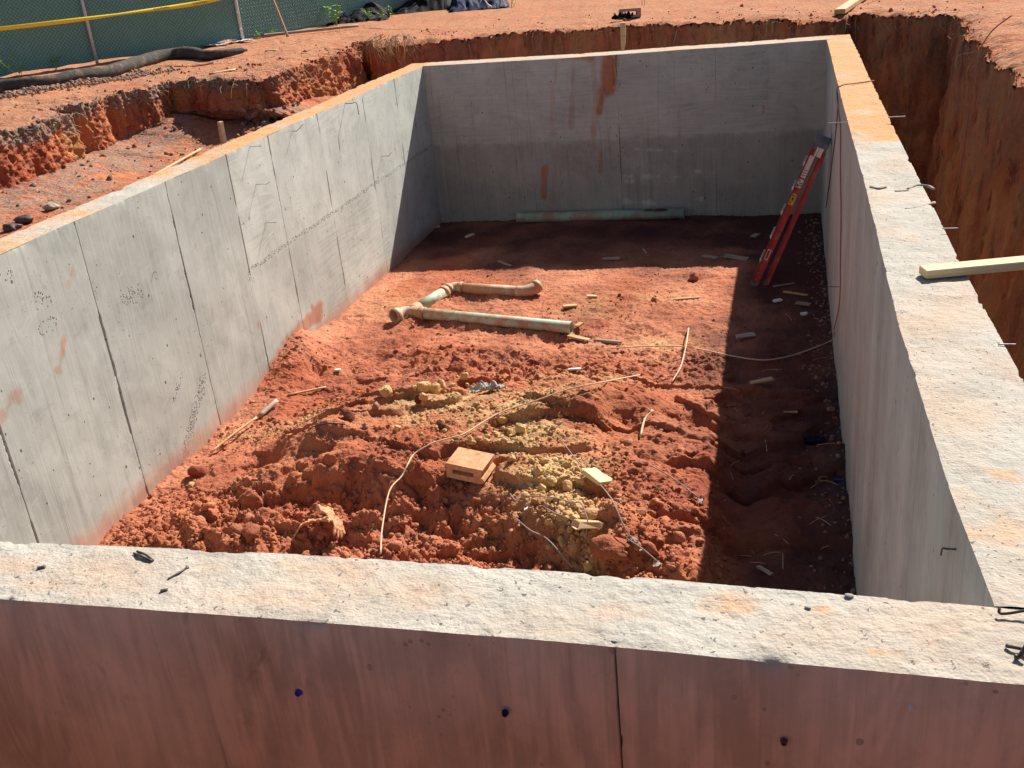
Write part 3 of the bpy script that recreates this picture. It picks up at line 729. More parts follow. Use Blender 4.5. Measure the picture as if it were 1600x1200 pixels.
def fz(x, y):
    """height of the clay floor under (x, y)"""
    i = int(np.clip(np.searchsorted(gy, y) - 1, 0, len(gy) - 2)); j = int(np.clip(np.searchsorted(gx, x) - 1, 0, len(gx) - 2))
    a = (y - gy[i]) / (gy[i + 1] - gy[i]); b = (x - gx[j]) / (gx[j + 1] - gx[j])
    return (GZ[i, j] * (1 - b) + GZ[i, j + 1] * b) * (1 - a) + (GZ[i + 1, j] * (1 - b) + GZ[i + 1, j + 1] * b) * a
def onfloor(px, py):
    """where the sight line of a photo pixel meets the clay floor"""
    d = ray(px, py); lo = (-1.5 - CAM[2]) / d[2]; hi = (-2.8 - CAM[2]) / d[2]
    for t in np.linspace(lo, hi, 500):
        p = CAM + d * t
        if 0 < p[0] < 5.74 and 0 < p[1] < LY and p[2] <= fz(p[0], p[1]): return np.array([p[0], p[1], fz(p[0], p[1])])
    p = at(px, py, 2, FZ)
    return np.array([np.clip(p[0], 0.02, 5.68), np.clip(p[1], 0.02, LY - 0.02), FZ])
FV = np.stack([GX, GY, GZ], -1)
hd = 0.022 * sstep(9, 6, GY)
FV[..., 0] += hd * fbm(GX, GY, GZ * 3, 6, 3) * (GX > 0.05) * (GX < 5.68); FV[..., 1] += hd * fbm(GX + 31, GY, GZ * 3, 6, 3)
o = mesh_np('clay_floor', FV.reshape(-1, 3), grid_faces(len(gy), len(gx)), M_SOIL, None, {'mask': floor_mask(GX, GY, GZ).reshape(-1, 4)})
tag(o, 'rough red clay floor with a churned heap inside the foundation', None, None, 'structure')

# ------------------------------------------------------------------ the excavation round it and the ground beyond
ZB = 0.10
lip = np.array([(7.4, -1.4), (7.35, 2), (7.28, 5), (7.17, 7.5), (7.20, 9.6), (7.25, 10.8), (7.36, 12.4), (7.42, 13.3), (6.75, 13.85), (6.2, 14.35), (5.55, 13.85), (4.9, 14.6), (3.7, 14.6), (2.5, 15.3), (1.4, 15.4), (0.1, 15.1), (-0.98, 14.65),
                (-1.6, 15.0), (-2.2, 15.6), (-2.05, 14.4), (-2.0, 13.3), (-1.92, 12.4), (-2.1, 11.25), (-2.9, 11.5), (-3.85, 11.75), (-3.78, 11.15), (-4.15, 10.5), (-3.95, 9.9), (-4.25, 9.75), (-3.85, 9.3), (-3.62, 8.6), (-3.62, 7), (-3.3, 5), (-3.2, 2), (-3.2, -1.4), (0, -1.45), (4, -1.35)])
floor_z = np.array([-2.6, -2.6, -2.6, -2.6, -2.6, -2.6, -2.6, -2.6, -2.6, -2.6, -2.5, -2.4, -2.3, -2.2, -2.0, -1.8, -1.5, -1.2, -1.0, -0.75, -0.6, -0.5, -0.45, -0.45, -0.48, -0.5, -0.68, -0.68, -0.68, -0.66, -0.62, -0.6, -0.7, -0.9, -1.6, -2.4, -2.6])
Lc = np.vstack([lip, lip[:1]]); fzc = np.append(floor_z, floor_z[0])
seg = np.linalg.norm(np.diff(Lc, axis=0), axis=1); cum = np.concatenate([[0], np.cumsum(seg)]); PER = cum[-1]
ss = []
for i in range(len(seg)):
    mid = (Lc[i] + Lc[i + 1]) / 2
    st = 0.15 if mid[1] < 1 else (0.022 if mid[0] < -1.5 else 0.032)
    ss.append(np.arange(cum[i], cum[i + 1], st))
ss = np.concatenate(ss); nS = len(ss)
bx = np.interp(ss, cum, Lc[:, 0]); by = np.interp(ss, cum, Lc[:, 1]); bz = np.interp(ss, cum, fzc)
def smooth_closed(a, w):
    """average over a window of arc length w, closed loop"""
    S3 = np.concatenate([ss - PER, ss, ss + PER]); A3 = np.tile(a, 3)
    C_ = np.concatenate([[0], np.cumsum((A3[1:] + A3[:-1]) / 2 * np.diff(S3))])
    return (np.interp(ss + w / 2, S3, C_) - np.interp(ss - w / 2, S3, C_)) / w
bx = smooth_closed(bx, 0.16); by = smooth_closed(by, 0.16); bz = smooth_closed(bz, 0.8)
tx = smooth_closed(bx, 1.0); ty = smooth_closed(by, 1.0)
dx = np.gradient(tx, ss); dy = np.gradient(ty, ss)
nl = np.hypot(dx, dy); nx, ny = dy / nl, -dx / nl
cx0, cy0 = 2.0, 6.5
rx_, ry_ = bx - cx0, by - cy0; rl = np.hypot(rx_, ry_); rx_, ry_ = rx_ / rl, ry_ / rl
sgn = np.sign(np.sum(nx * rx_ + ny * ry_)); nx, ny = nx * sgn, ny * sgn
leftside = sstep(-1.0, -1.7, bx); rightside = sstep(6.6, 7.1, bx) * sstep(13.6, 12.8, by); farside = np.clip(1 - leftside - rightside, 0, 1) * (by > 10)
rows = []; rmeta = []
lipn = 0.10 * fbm(bx, by, 5.0, 1.6, 4, 0.6)
setb = 0.08 + 0.16 * rightside + 0.04 * leftside
lx = bx + nx * lipn; ly = by + ny * lipn                               # the ragged lip
fx = lx - nx * setb; fy = ly - ny * setb                               # the foot
wx_ = np.clip(lx, -0.22, 5.95); wy_ = np.clip(ly, -0.2, LY + 0.3)
wx_ = np.where((by > 1) & (by < 12.6) & (bx < 0), -0.2, wx_); wx_ = np.where((by > 1) & (by < 12.6) & (bx > 0), 5.95, wx_)
for t in np.linspace(0, 1, 34):
    e = t ** 0.8
    z = bz + 0.03 * fbm(fx * e + wx_ * (1 - e), fy * e + wy_ * (1 - e), 2, 1.4, 4) + 0.14 * sstep(0.7, 1, e)
    rows.append(np.stack([wx_ * (1 - e) + fx * e, wy_ * (1 - e) + fy * e, z], -1)); rmeta.append((0, t))
zt = ZB + 0.05 * fbm(lx, ly, 7, 0.9, 4)
for t in np.linspace(0, 1, 46)[1:]:
    prof = t ** 1.15 if True else t
    x = fx * (1 - t) + lx * t; y = fy * (1 - t) + ly * t
    z0 = bz + 0.14; z = z0 + (zt - z0) * t
    rows.append(np.stack([x, y, z], -1)); rmeta.append((1, t))
outd = [0.012, 0.03, 0.055, 0.085, 0.12, 0.16, 0.2, 0.25, 0.3, 0.36, 0.43, 0.5, 0.58, 0.67, 0.77, 0.88, 1.0, 1.15, 1.3, 1.5, 1.7, 1.95, 2.2, 2.5, 2.8, 3.2, 3.6, 4.1, 4.7, 5.4, 6.2, 7.2, 8.5, 10, 12.5, 16, 22, 32, 55, 100, 180]
def gz(x, y):
    x = np.asarray(x, float); y = np.asarray(y, float)
    return ZB + 0.05 * fbm(x, y, 7, 0.9, 4) 
for d in outd:
    b = sstep(0.2, 4, d); ex = nx * (1 - b) + rx_ * b; ey = ny * (1 - b) + ry_ * b; l = np.hypot(ex, ey); ex, ey = ex / l, ey / l
    x = lx + ex * d; y = ly + ey * d
    z = gz(x, y) - 0.10 * np.exp(-d / 0.12) + 0.04 * np.exp(-((d - 0.4) / 0.3) ** 2) * (0.5 + fbm(x, y, 2, 1.2, 3))
    rows.append(np.stack([x, y, z], -1)); rmeta.append((2, d))
G = np.stack(rows); km = np.array([r[0] for r in rmeta]); tm = np.array([r[1] for r in rmeta])
x, y, z = G[..., 0].copy(), G[..., 1].copy(), G[..., 2].copy()
near_lip = np.where(km == 1, sstep(0, .12, tm), np.where(km == 2, np.exp(-tm / 0.35), np.where(km == 0, sstep(.75, 1, tm), 0)))[:, None]
gul = 0.13 * fbm(x, y, z * 0.22, 1.9, 4, 0.55) + 0.06 * fbm(x, y, z * 0.45, 6, 5, 0.7) + 0.02 * fbm(x, y, z, 20, 2, .7)
blk = 0.24 * (np.round(fbm(x, y, z * 0.30, 1.3, 2) * 3) / 3) + 0.08 * fbm(x, y, z, 4, 5, 0.7) + 0.03 * fbm(x, y, z, 17, 3, 0.7)
hz = gul * (1 - 0.35 * rightside[None]) * (1 - leftside[None]) + (0.6 * blk + 0.6 * gul) * leftside[None]
kk = km[:, None]; wgt = np.where(kk == 1, 1.0, np.where(kk == 2, np.exp(-tm[:, None] / 0.25), sstep(0.8, 1.0, tm)[:, None]))
G[..., 0] += nx[None] * hz * wgt; G[..., 1] += ny[None] * hz * wgt
crest = np.where(km == 1, sstep(0.55, 1, tm), np.where(km == 2, np.exp(-tm / 0.3), 0))[:, None]
G[..., 2] += crest * (0.045 * fbm(x, y, z, 6, 4, 0.65)) * np.where(kk == 1, 1, 1)
G[..., 2] += np.where(kk != 1, 0.018 * fbm(x, y, 1, 5, 4, 0.6) * (np.where(kk == 2, np.exp(-tm[:, None] / 8), 1)), 0)
gm = np.zeros(G.shape[:2] + (4,))
ny1 = fbm(x, y, z, 1.3, 4); ny2 = fbm(x, y, z, 3.1, 4)
hgt = np.where(kk == 1, tm[:, None], np.where(kk == 2, 1.0, 0.0))
gm[..., 3] = np.where(kk == 2, np.clip(0.85 + 0.35 * ny1 - 0.25 * np.exp(-tm[:, None] / .3), 0, 1), np.where(kk == 0, 0.45 + 0.4 * ny1, np.clip(0.10 + 0.5 * ny2, 0, .6)))
grey_l = np.where(kk == 1, sstep(0.58, 0.78, tm[:, None] + 0.16 * ny2), np.where(kk == 2, np.exp(-tm[:, None] / 0.22), 0)) * np.clip(0.85 + 0.6 * ny1, 0, 1)
sect = leftside * sstep(12.2, 11.4, by)
gm[..., 1] = np.clip(grey_l * (0.12 + 0.88 * sect[None]) + np.where(kk == 2, 0.85 * sstep(2.6, 3.1, tm[:, None] + .25 * ny2) * sstep(13.5, 12.2, y) * (x < -4) + 0.35 * np.clip(ny2, 0, 1), 0)
                    + np.where(kk == 0, 0.6 * sect[None] * sstep(0.45, 0.8, tm[:, None] + 0.4 * ny1), 0), 0, 1)
gm[..., 0] = np.where(kk == 1, np.clip(0.35 * ny1 + 0.55 * leftside[None] * (ny1 + .4), 0, .8) * (1 - .7 * gm[..., 1]), 0)
gm[..., 2] = np.where(kk == 1, np.clip(0.3 * ny2 + 0.06 + 0.10 * farside[None], 0, 1), 0.1 * np.clip(ny2, 0, 1))
nR = len(rows)
ii = np.arange(nR * nS).reshape(nR, nS); nxt = np.roll(ii, -1, axis=1)
F = np.stack([ii[:-1], nxt[:-1], nxt[1:], ii[1:]], -1).reshape(-1, 4)
o = mesh_np('ground', G.reshape(-1, 3), F[:, ::-1], M_BANK, None, {'mask': gm.reshape(-1, 4)})
tag(o, 'red clay ground with the cut banks of the excavation', None, None, 'structure')
LIP_ROW = int(np.where(km == 1)[0][-1])
LIPXYZ = G[LIP_ROW + 3]
LIPN = np.stack([nx, ny], -1)
_SH = G[(km == 0) | ((km == 1) & (tm < .1))].reshape(-1, 3); _SH = _SH[(_SH[:, 0] < 0.2) & (_SH[:, 1] > 2)]
def shelf_at(x, y):
    return float(_SH[np.argmin((_SH[:, 0] - x) ** 2 + (_SH[:, 1] - y) ** 2), 2])
def ground_at(x, y):
    return float(gz(x, y))

# ------------------------------------------------------------------ loose clods and stones (nobody could count them)
def scatter(name, pts, size, sub, mat, maskfn, label, cat, seed, squash=1.0, rough=0.3, cuts=5, sink=0.35):
    r = np.random.default_rng(seed)
    lib = [rock_shape(sub, seed * 10 + i, rough, cuts) for i in range(8)]
    Vs, Fs, Ms = [], [], []; n0 = 0
    for p, s in zip(pts, size):
        V, F = lib[r.integers(8)]
        V = (V * s * (1, 1, squash)) @ rot_any(r).T
        V = V + np.array(p) + (0, 0, -s * sink + s * 0.45)
        Vs.append(V); Fs.append(F + n0); n0 += len(V)
        Ms.append(np.tile(maskfn(p, r), (len(V), 1)))
    o = mesh_np(name, np.concatenate(Vs), np.concatenate(Fs), mat, None, {'mask': np.concatenate(Ms)}, smooth=False)
    return tag(o, label, cat, None, 'stuff')
r = np.random.default_rng(11)
pts, sz = [], []
while len(pts) < 14000:
    px_, py_ = r.uniform(0.08, 4.9), 2.6 + r.exponential(1.9)
    if py_ > 10.5: continue
    dens = float(fbm(np.array(px_), np.array(py_), 6.1, 0.8, 3)) + 0.05
    keep = 0.06 + 0.94 * float(sstep(0.0, 0.35, dens)) if py_ > 4.2 else 0.8
    if px_ > 4.5: keep *= 0.4
    if r.random() > keep * (1.0 if py_ < 7 else 0.5): continue
    pts.append((px_, py_, fz(px_, py_))); sz.append(min(0.006 + r.exponential(0.0065), 0.04))
def cl_mask(p, r):
    y_ = float(yel_mask(np.array(p[0]), np.array(p[1])))
    return (np.clip(y_ * 1.4 + r.uniform(-.1, .05), 0, 1), 0, max(0, r.normal(0.15, 0.15)), np.clip(r.normal(0.25, 0.25), 0, 1))
scatter('dirt_clods', pts, sz, 1, M_SOIL, cl_mask, 'small crumbs of red clay strewn over the foundation floor', 'dirt clods', 3)
pts, sz = [], []
for k in range(240):
    a = r.random()
    if a < 0.62: q = onfloor(r.uniform(190, 1060), r.uniform(770, 905))
    elif a < 0.8: q = onfloor(r.uniform(950, 1120), r.uniform(640, 860))
    else: q = onfloor(r.uniform(440, 900), r.uniform(520, 700))
    if q[1] < 2.4: continue
    pts.append(q); sz.append(min(0.022 + r.exponential(0.018), 0.09))
scatter('clay_lumps', pts, sz, 2, M_SOIL, cl_mask, 'broken lumps of damp red clay along the front of the heap', 'clay lumps', 4, rough=0.6, cuts=11, sink=0.7)
pts, sz = [], []
for k in range(380):
    q = None
    c = [(700, 640, 70, 28), (780, 640, 60, 20), (850, 740, 45, 55), (890, 800, 28, 35), (905, 845, 14, 20), (760, 690, 70, 20)][r.choice(6, p=[.2, .12, .3, .2, .05, .13])]
    q = onfloor(c[0] + r.normal() * c[2] * .6, c[1] + r.normal() * c[3] * .6)
    pts.append(q); sz.append(min(0.010 + r.exponential(0.010), 0.04))
scatter('ochre_gravel', pts, sz, 1, M_SOIL, lambda p, r: (r.uniform(0.6, 1), r.uniform(0, .15), 0, r.uniform(0, .3)), 'small ochre clay crumbs scattered over the heap', 'gravel', 5, rough=0.3, cuts=6)
pts, sz = [], []
for k in range(420):
    px_, py_ = r.uniform(0.02, 0.45) if r.random() < .0 else 5.69 - abs(r.normal(0, 0.13)), r.uniform(3.0, 12.2)
    pts.append((px_, py_, fz(px_, py_))); sz.append(min(0.007 + r.exponential(0.007), 0.03))
scatter('cement_crumbs', pts, sz, 1, M_SOIL, lambda p, r: (0, r.uniform(0.6, 1), 0, r.uniform(0, .3)), 'pale cement crumbs fallen along the foot of the shaded wall', 'crumbs', 6)
# crumbs and stones on the banks
pts, sz = [], []
for k in range(1500):
    i = r.integers(nS)
    if LIPXYZ[i, 1] < 1: continue
    d = r.exponential(0.8)
    x_, y_ = LIPXYZ[i, 0] + LIPN[i, 0] * d, LIPXYZ[i, 1] + LIPN[i, 1] * d
    pts.append((x_, y_, ground_at(x_, y_) + 0.01 - 0.06 * math.exp(-d / .15))); sz.append(min(0.007 + r.exponential(0.009), 0.06))
for k in range(130):
    x_, y_ = -2.05 + r.normal() * .22, 11.25 + r.normal() * .25; pts.append((x_, y_, shelf_at(x_, y_) if x_ < -1.6 else -0.45)); sz.append(min(0.02 + r.exponential(0.03), 0.12))
for k in range(420):                                             # on the shelf outside the left wall
    x_, y_ = r.uniform(-3.7, -0.4), 2.5 + 9.3 * r.random() ** .6; pts.append((x_, y_, shelf_at(x_, y_))); sz.append(min(0.012 + r.exponential(0.015), 0.07))
scatter('bank_rubble', pts, sz, 1, M_BANK, lambda p, r: (0, 0.9 if r.random() < (.6 if p[2] < -.2 else .2) else 0, 0.1 * r.random(), r.uniform(0.3, 1)), 'crumbs and stones lying along the top of the excavation', 'rubble', 8)
pts, sz = [], []
for k in range(1300):
    q = at(r.uniform(-30, 330), 0, 2, ZB); t_ = r.random()
    a = np.array(at(-20, 158, 2, ZB)); b = np.array(at(250, 110, 2, ZB)); p = a + (b - a) * t_
    p = p + r.normal(size=3) * (0.22, 0.22, 0)
    pts.append((p[0], p[1], ground_at(p[0], p[1]) + 0.015)); sz.append(min(0.012 + r.exponential(0.010), 0.05))
scatter('roadside_gravel', pts, sz, 1, M_BANK, lambda p, r: (0, r.uniform(.6, 1), 0, r.uniform(0.4, 1)), 'grey and pink gravel strip in front of the black sock', 'gravel', 9)

# dry roots hanging from the lip
mb = MB()
for k in range(560):
    i = r.integers(nS)
    if LIPXYZ[i, 1] < 8: continue
    p = LIPXYZ[i] + (r.normal(0, .05), r.normal(0, .05), -0.02)
    out = -np.array([LIPN[i, 0], LIPN[i, 1], 0])
    l = r.uniform(0.08, 0.32); q = p + out * l * r.uniform(.1, .5) + r.normal(size=3) * 0.05; e = q + out * 0.05 * r.normal() + (0, 0, -l * r.uniform(.3, 1)) + r.normal(size=3) * .05
    mb.tube(spline([p - out * 0.05, q, e], 3), np.linspace(0.006, 0.0025, 7), 3, False)
c = at(615, 75, 2, 0.0)
for k in range(60):                                             # the tuft by the far left corner
    px_ = r.uniform(575, 640); p = np.array(at(px_, r.uniform(52, 66), 1, 14.75)); p[1] += r.normal(0, .06)
    e = p + (r.normal(0, .12), -r.uniform(.05, .2), -r.uniform(.2, .5))
    mb.tube(spline([p, (p + e) / 2 + (r.normal(0, .05), -.08, .05), e], 3), np.linspace(0.007, 0.003, 7), 3, False)
tag(mb.build('dry_roots', M_STRAW), 'dry straw coloured roots hanging from the edge of the bank', 'roots', None, 'stuff')

# ------------------------------------------------------------------ form ties, plugs and bits of steel in the walls
def tie(px0, py0, px1, py1, ax, v, l, mat=M_TIE, bend=None, rad=0.0032):
    p = np.array(at(px0, py0, ax, v)); d = np.zeros(3); d[ax] = l
    pts = [p - d * 0.3, p, p + d * 0.6, p + d]
    if bend is not None: pts.append(p + d + np.array(bend))
    o = MB().tube(spline(pts, 4), rad, 6).build('form_tie', mat, foundation, True)
    return o
tie(390, 229, 0, 0, 0, 0.0, 0.13); tie(415, 348, 0, 0, 0, 0.0, 0.13); tie(539, 162, 0, 0, 0, 0.0, 0.15, M_STEEL, (0.01, 0.0, -0.14), 0.0045); tie(400, 288, 0, 0, 0, 0.0, 0.12, M_TIE, (0.02, 0.05, 0.02))
tie(596, 244, 0, 0, 0, 0.0, 0.10, M_STEEL, (0.02, 0.08, 0.03)); tie(456, 205, 0, 0, 0, 0.0, 0.06, M_STEEL, (0.06, 0.05, 0.06)); tie(240, 225 + 200, 0, 0, 0, 0, .03); 
tie(1325, 191, 0, 0, 0, 5.685, -0.17); tie(1312, 448, 0, 0, 0, 5.69, -0.13, M_STEEL); tie(1489, 858, 0, 0, 0, 5.68, -0.03, M_STEEL, (0.0, 0.01, -0.03), 0.003)
tie(1394, 183, 0, 0, 0, 6.02, 0.10, rad=0.005); tie(1478, 357, 0, 0, 0, 6.02, 0.06); tie(1566, 538, 0, 0, 0, 6.03, 0.05)
def plug(px, py, mat, rr=0.016, label=None):
    p = at(px, py, 1, -0.305)
    bm = bmesh.new()
    bmesh.ops.create_cone(bm, cap_ends=True, segments=14, radius1=rr, radius2=rr * 0.72, depth=0.012)
    top = max(bm.faces, key=lambda f: f.calc_center_median().z if len(f.verts) > 4 else -9)
    q = bmesh.ops.inset_individual(bm, faces=[top], thickness=rr * 0.25, depth=-0.006)
    bm.verts.index_update()
    V = np.array([v.co for v in bm.verts]); Fc = [[v.index for v in f.verts] for f in bm.faces]; bm.free()
    V = np.stack([V[:, 0], -V[:, 2], V[:, 1]], -1) + p
    o = mesh_np('tie_plug', V, Fc, mat, foundation, smooth=False)
    o.data.flip_normals()
    if label: o['label'] = label
plug(466, 1083, M_BLUE, 0.012, 'bright blue tie plug'); plug(789, 1115, M_NAVY, 0.0105, 'dark blue tie plug'); plug(1225, 1160, M_STEEL, 0.010, 'rusty hollow tie plug'); plug(1423, 1106, M_WHITEBIT, 0.006, 'small white plug')

def rod(name, P, rr, mat, label, cat, n=6, group=None):
    o = MB().tube(spline(P, 5), rr, n).build(name, mat, None, True)
    return tag(o, label, cat, group)
T = lambda px, py, dz=0.006: np.array(at(px, py, 2, 0.0)) + (0, 0, dz)
rod('steel_rod', [T(1560, 960, .02), T(1564, 965, .012), T(1600, 964, .02), T(1640, 960, .03)], 0.004, M_DARKCORD, 'dark thin steel rod sticking in from the frame at the near right corner', 'rod')
rod('steel_clip', [T(1571, 1012), T(1600, 1021, .012), T(1640, 1034, .01)], 0.005, M_STEEL, 'thick grey steel pin lying on the near right corner of the wall', 'pin')
rod('bent_nail', [T(1585, 1028), T(1592, 1030, .008), T(1602, 1024, .03)], 0.006, M_STEEL, 'small bent nail below the steel pin on the near wall', 'nail')
def clip(px0, py0, px1, py1):
    a, b = T(px0, py0, .012), T(px1, py1, .012); d = b - a; s_ = np.array([-d[1], d[0], 0]); s_ /= np.linalg.norm(s_)
    t_ = empty('wire_clip', tuple(a))
    for k, w_ in enumerate((-0.006, 0.006)):
        MB().tube(spline([a + s_ * w_ - a, (a + b) / 2 + s_ * w_ - a + (0, 0, .004), b + s_ * w_ * .3 - a], 4), 0.004, 6).build('prong', M_STEEL, t_, True)
    return t_
tag(clip(213, 868, 240, 881), 'doubled grey wire clip lying on the near wall top', 'wire clip')
rod('nail', [T(263, 908), T(280, 900, .01), T(294, 890, .008)], [0.0035] * 10 + [0.008], M_STEEL, 'long thin nail with its head up on the near wall top', 'nail')
rod('nail', [T(60, 891), T(72, 889)], 0.007, M_STEEL, 'short dark nail stub at the left end of the near wall', 'nail')
rod('nail', [T(252, 927), T(263, 925)], 0.007, M_STEEL, 'short dark nail stub near the outer edge of the near wall', 'nail')
for i, (px, py, s_) in enumerate([(374, 897, .006), (1262, 950, .008), (1327, 933, .011), (1502, 716, .009), (960, 1003, .007)]):
    V, Fc = rock_shape(2, 500 + i, 0.3, 6)
    p = T(px, py, s_ * 0.35)
    o = mesh_np('concrete_chip', V * s_ * (1.2, 1, .7) + p, Fc, M_CHIP, None, smooth=False)
    tag(o, ['tiny concrete chip near the inner edge of the near wall, above the long nail', 'smaller of two chips near the inner edge at the near right corner', 'larger of two chips at the inner edge near the right corner', 'lone concrete chip on the right wall top', 'tiny chip at the outer edge of the near wall above the seam'][i], 'concrete chip', 'concrete chips on the wall tops')
# flakes by the outer edge of the right wall top
for i, (pts_, rr) in enumerate([([(1418, 297), (1432, 291), (1450, 292), (1459, 297)], .010), ([(1414, 329), (1436, 326), (1460, 318)], .012), ([(1360, 293), (1372, 296), (1384, 293)], .010), ([(1384, 345), (1393, 338)], .006), ([(1398, 300), (1420, 299)], .006)]):
    rod('mortar_flake', [T(*q, dz=.004) for q in pts_], rr, M_GREYWOOD, ['curled grey flake on the right wall top above a longer one', 'long grey splinter at the outer edge of the right wall top', 'short curled flake at the inner edge of the right wall top', 'tiny slanting splinter on the right wall top', 'thin straight splinter beside the curled flake'][i], 'splinter', 5)

# board across the right wall
def board(name, a, b, w, h, mat, label, cat, up=(0, 0, 1), group=None):
    """a plank from a to b: its underside centre line"""
    a = np.array(a, float); b = np.array(b, float); L = np.linalg.norm(b - a); ex = (b - a) / L
    ey = np.cross(up, ex); ey /= np.linalg.norm(ey); ez = np.cross(ex, ey)
    m = MB(); m.box((0, 0, h / 2), (L, w, h))
    o = m.build(name, mat)
    M = Matrix(((ex[0], ey[0], ez[0], (a[0] + b[0]) / 2), (ex[1], ey[1], ez[1], (a[1] + b[1]) / 2), (ex[2], ey[2], ez[2], (a[2] + b[2]) / 2), (0, 0, 0, 1)))
    o.matrix_world = M
    return tag(o, label, cat, group)
p0 = at(1443, 434, 2, 0.012); p1 = at(1600, 420, 2, 0.012)
ex = p1 - p0; ex = np.array(at(1605, 409, 2, 0.052)) - np.array(at(1447, 424, 2, 0.052)); ex[2] = 0; ex /= np.linalg.norm(ex)
a = np.array(at(1441, 432, 2, 0.012)) ; 
board('timber_board', a, a + ex * 1.9, 0.092, 0.042, M_PINE, 'new pale pine board laid across the right wall top and the trench', 'board')

# ------------------------------------------------------------------ sewer pipe fitting
def hollow(mb, P, ro, ri, n=20):
    """a pipe with a wall: outer and inner skin and rim rings"""
    P = np.asarray(P, float); T_ = np.gradient(P, axis=0); T_ /= np.linalg.norm(T_, axis=1)[:, None]
    u = np.cross(T_[0], (0, 0, 1.0)); u /= np.linalg.norm(u); V = []
    for rr in (ro, ri):
        uu = u.copy()
        for p, t in zip(P, T_):
            uu = uu - t * np.dot(uu, t); uu /= np.linalg.norm(uu); w = np.cross(t, uu)
            for k in range(n):
                a_ = 2 * math.pi * k / n; V.append(p + rr * (math.cos(a_) * uu + math.sin(a_) * w))
    m = len(P); F_ = []
    for i in range(m - 1):
        for k in range(n):
            a_, b_ = i * n + k, i * n + (k + 1) % n
            F_.append((a_, b_, b_ + n, a_ + n)); o_ = m * n
            F_.append((a_ + o_, a_ + n + o_, b_ + n + o_, b_ + o_))
    for i, fl in ((0, 1), (m - 1, 0)):
        for k in range(n):
            a_, b_ = i * n + k, i * n + (k + 1) % n; o_ = m * n
            F_.append((a_, a_ + o_, b_ + o_, b_) if fl else (a_, b_, b_ + o_, a_ + o_))
    return mb.add(V, F_)
def lift(p, d): return np.array(p) + (0, 0, d)
R_ = 0.068
def pc(px, py, dz=R_ * 0.9): 
    q = at(px, py, 2, -2.29); return np.array([q[0], q[1], -2.29])
E_open = pc(614, 496); J = pc(652, 489); L_end = pc(893, 512); G1 = pc(664, 479); G2 = pc(700, 457); K = pc(716, 450); H1 = pc(735, 452); H2 = pc(800, 455); H3 = pc(822, 455)
dLP = (L_end - J) / np.linalg.norm(L_end - J)
E_open = J - dLP * 0.29
root = empty('sewer_pipe_run', tuple(J))
tag(root, 'clay smeared pale green sewer pipe with elbows lying in a U on the floor', 'pipe')
hollow(MB(), np.array([J + dLP * 0.02 - J, L_end - J]), R_, R_ - 0.006, 24).build('pipe', M_PVC, root, True)
mb = MB(); eo = np.array([-0.50, -0.86, 0.06]); eo /= np.linalg.norm(eo); q0 = -dLP * 0.10; q1 = q0 - dLP * 0.05 + eo * 0.05; q2 = q1 + eo * 0.10
hollow(mb, spline([dLP * 0.05, q0, q1, q2], 5), R_ + 0.006, R_ - 0.004, 24); hollow(mb, np.array([q2 - eo * 0.03, q2 + eo * 0.05]), R_ + 0.018, R_ + 0.006, 24); hollow(mb, np.array([dLP * 0.04, dLP * 0.11]), R_ + 0.011, R_ - 0.004, 24)
tee = mb.build('tee_fitting', M_PVC_DIRTY, root, True)
side = (G2 - G1) / np.linalg.norm(G2 - G1); bp = -dLP * 0.09 
mb = MB(); hollow(mb, np.array([bp, bp + side * 0.16]), R_ + 0.008, R_ - 0.004, 24); mb.build('branch_socket', M_PVC_DIRTY, tee, True)
MB().tube([q1, q1 + eo * 0.005], R_ - 0.005, 20).build('bore_shade_disc', M_BORE_SHADE, tee, False)  # near-black disc closing the pipe, painted stand-in for the shade inside it
gq = J - J + bp + side * 0.14
lenG = np.linalg.norm(K - (J + bp)) - 0.10
hollow(MB(), np.array([gq, bp + side * lenG]), R_, R_ - 0.006, 24).build('pipe', M_PVC, root, True)
kk0 = bp + side * (lenG - 0.13); kk1 = bp + side * lenG
hollow(MB(), np.array([kk0, kk0 + side * 0.07]), R_ + 0.011, R_ - 0.004, 24).build('collar', M_PVC_DIRTY, root, True)
dH = (H2 - K) / np.linalg.norm(H2 - K)
cor = bp + side * (lenG + 0.09)
el = spline([kk1 - side * .05, kk1 + side * 0.02, cor - side * 0.03 + dH * .02, cor + dH * 0.07, cor + dH * 0.14], 5)
hollow(MB(), el, R_ + 0.004, R_ - 0.004, 24).build('elbow', M_PVC_DIRTY, root, True)
hollow(MB(), np.array([kk1 - side * 0.03, kk1 + side * 0.03]), R_ + 0.011, R_, 24).build('collar', M_PVC_DIRTY, root, True)
hollow(MB(), np.array([cor + dH * 0.10, cor + dH * 0.17]), R_ + 0.011, R_, 24).build('collar', M_PVC_DIRTY, root, True)
lenH = np.linalg.norm(H3 - (J + cor)) - 0.06
hollow(MB(), np.array([cor + dH * 0.13, cor + dH * lenH]), R_, R_ - 0.006, 24).build('pipe', M_PVC_DIRTY, root, True)
up_ = np.array([dH[0] * .3 - dH[1] * .8, dH[1] * .3 + dH[0] * .8, 0.25]); up_ /= np.linalg.norm(up_)
e0 = cor + dH * (lenH - 0.05); el = spline([e0, e0 + dH * 0.08, e0 + dH * 0.15 + up_ * 0.05, e0 + dH * 0.17 + up_ * 0.12], 5)
hollow(MB(), el, R_ + 0.005, R_ - 0.004, 24).build('elbow', M_PVC_DIRTY, root, True)
hollow(MB(), np.array([e0 + dH * 0.17 + up_ * 0.10, e0 + dH * 0.175 + up_ * 0.16]), R_ + 0.011, R_ - 0.004, 24).build('collar', M_PVC_DIRTY, root, True)

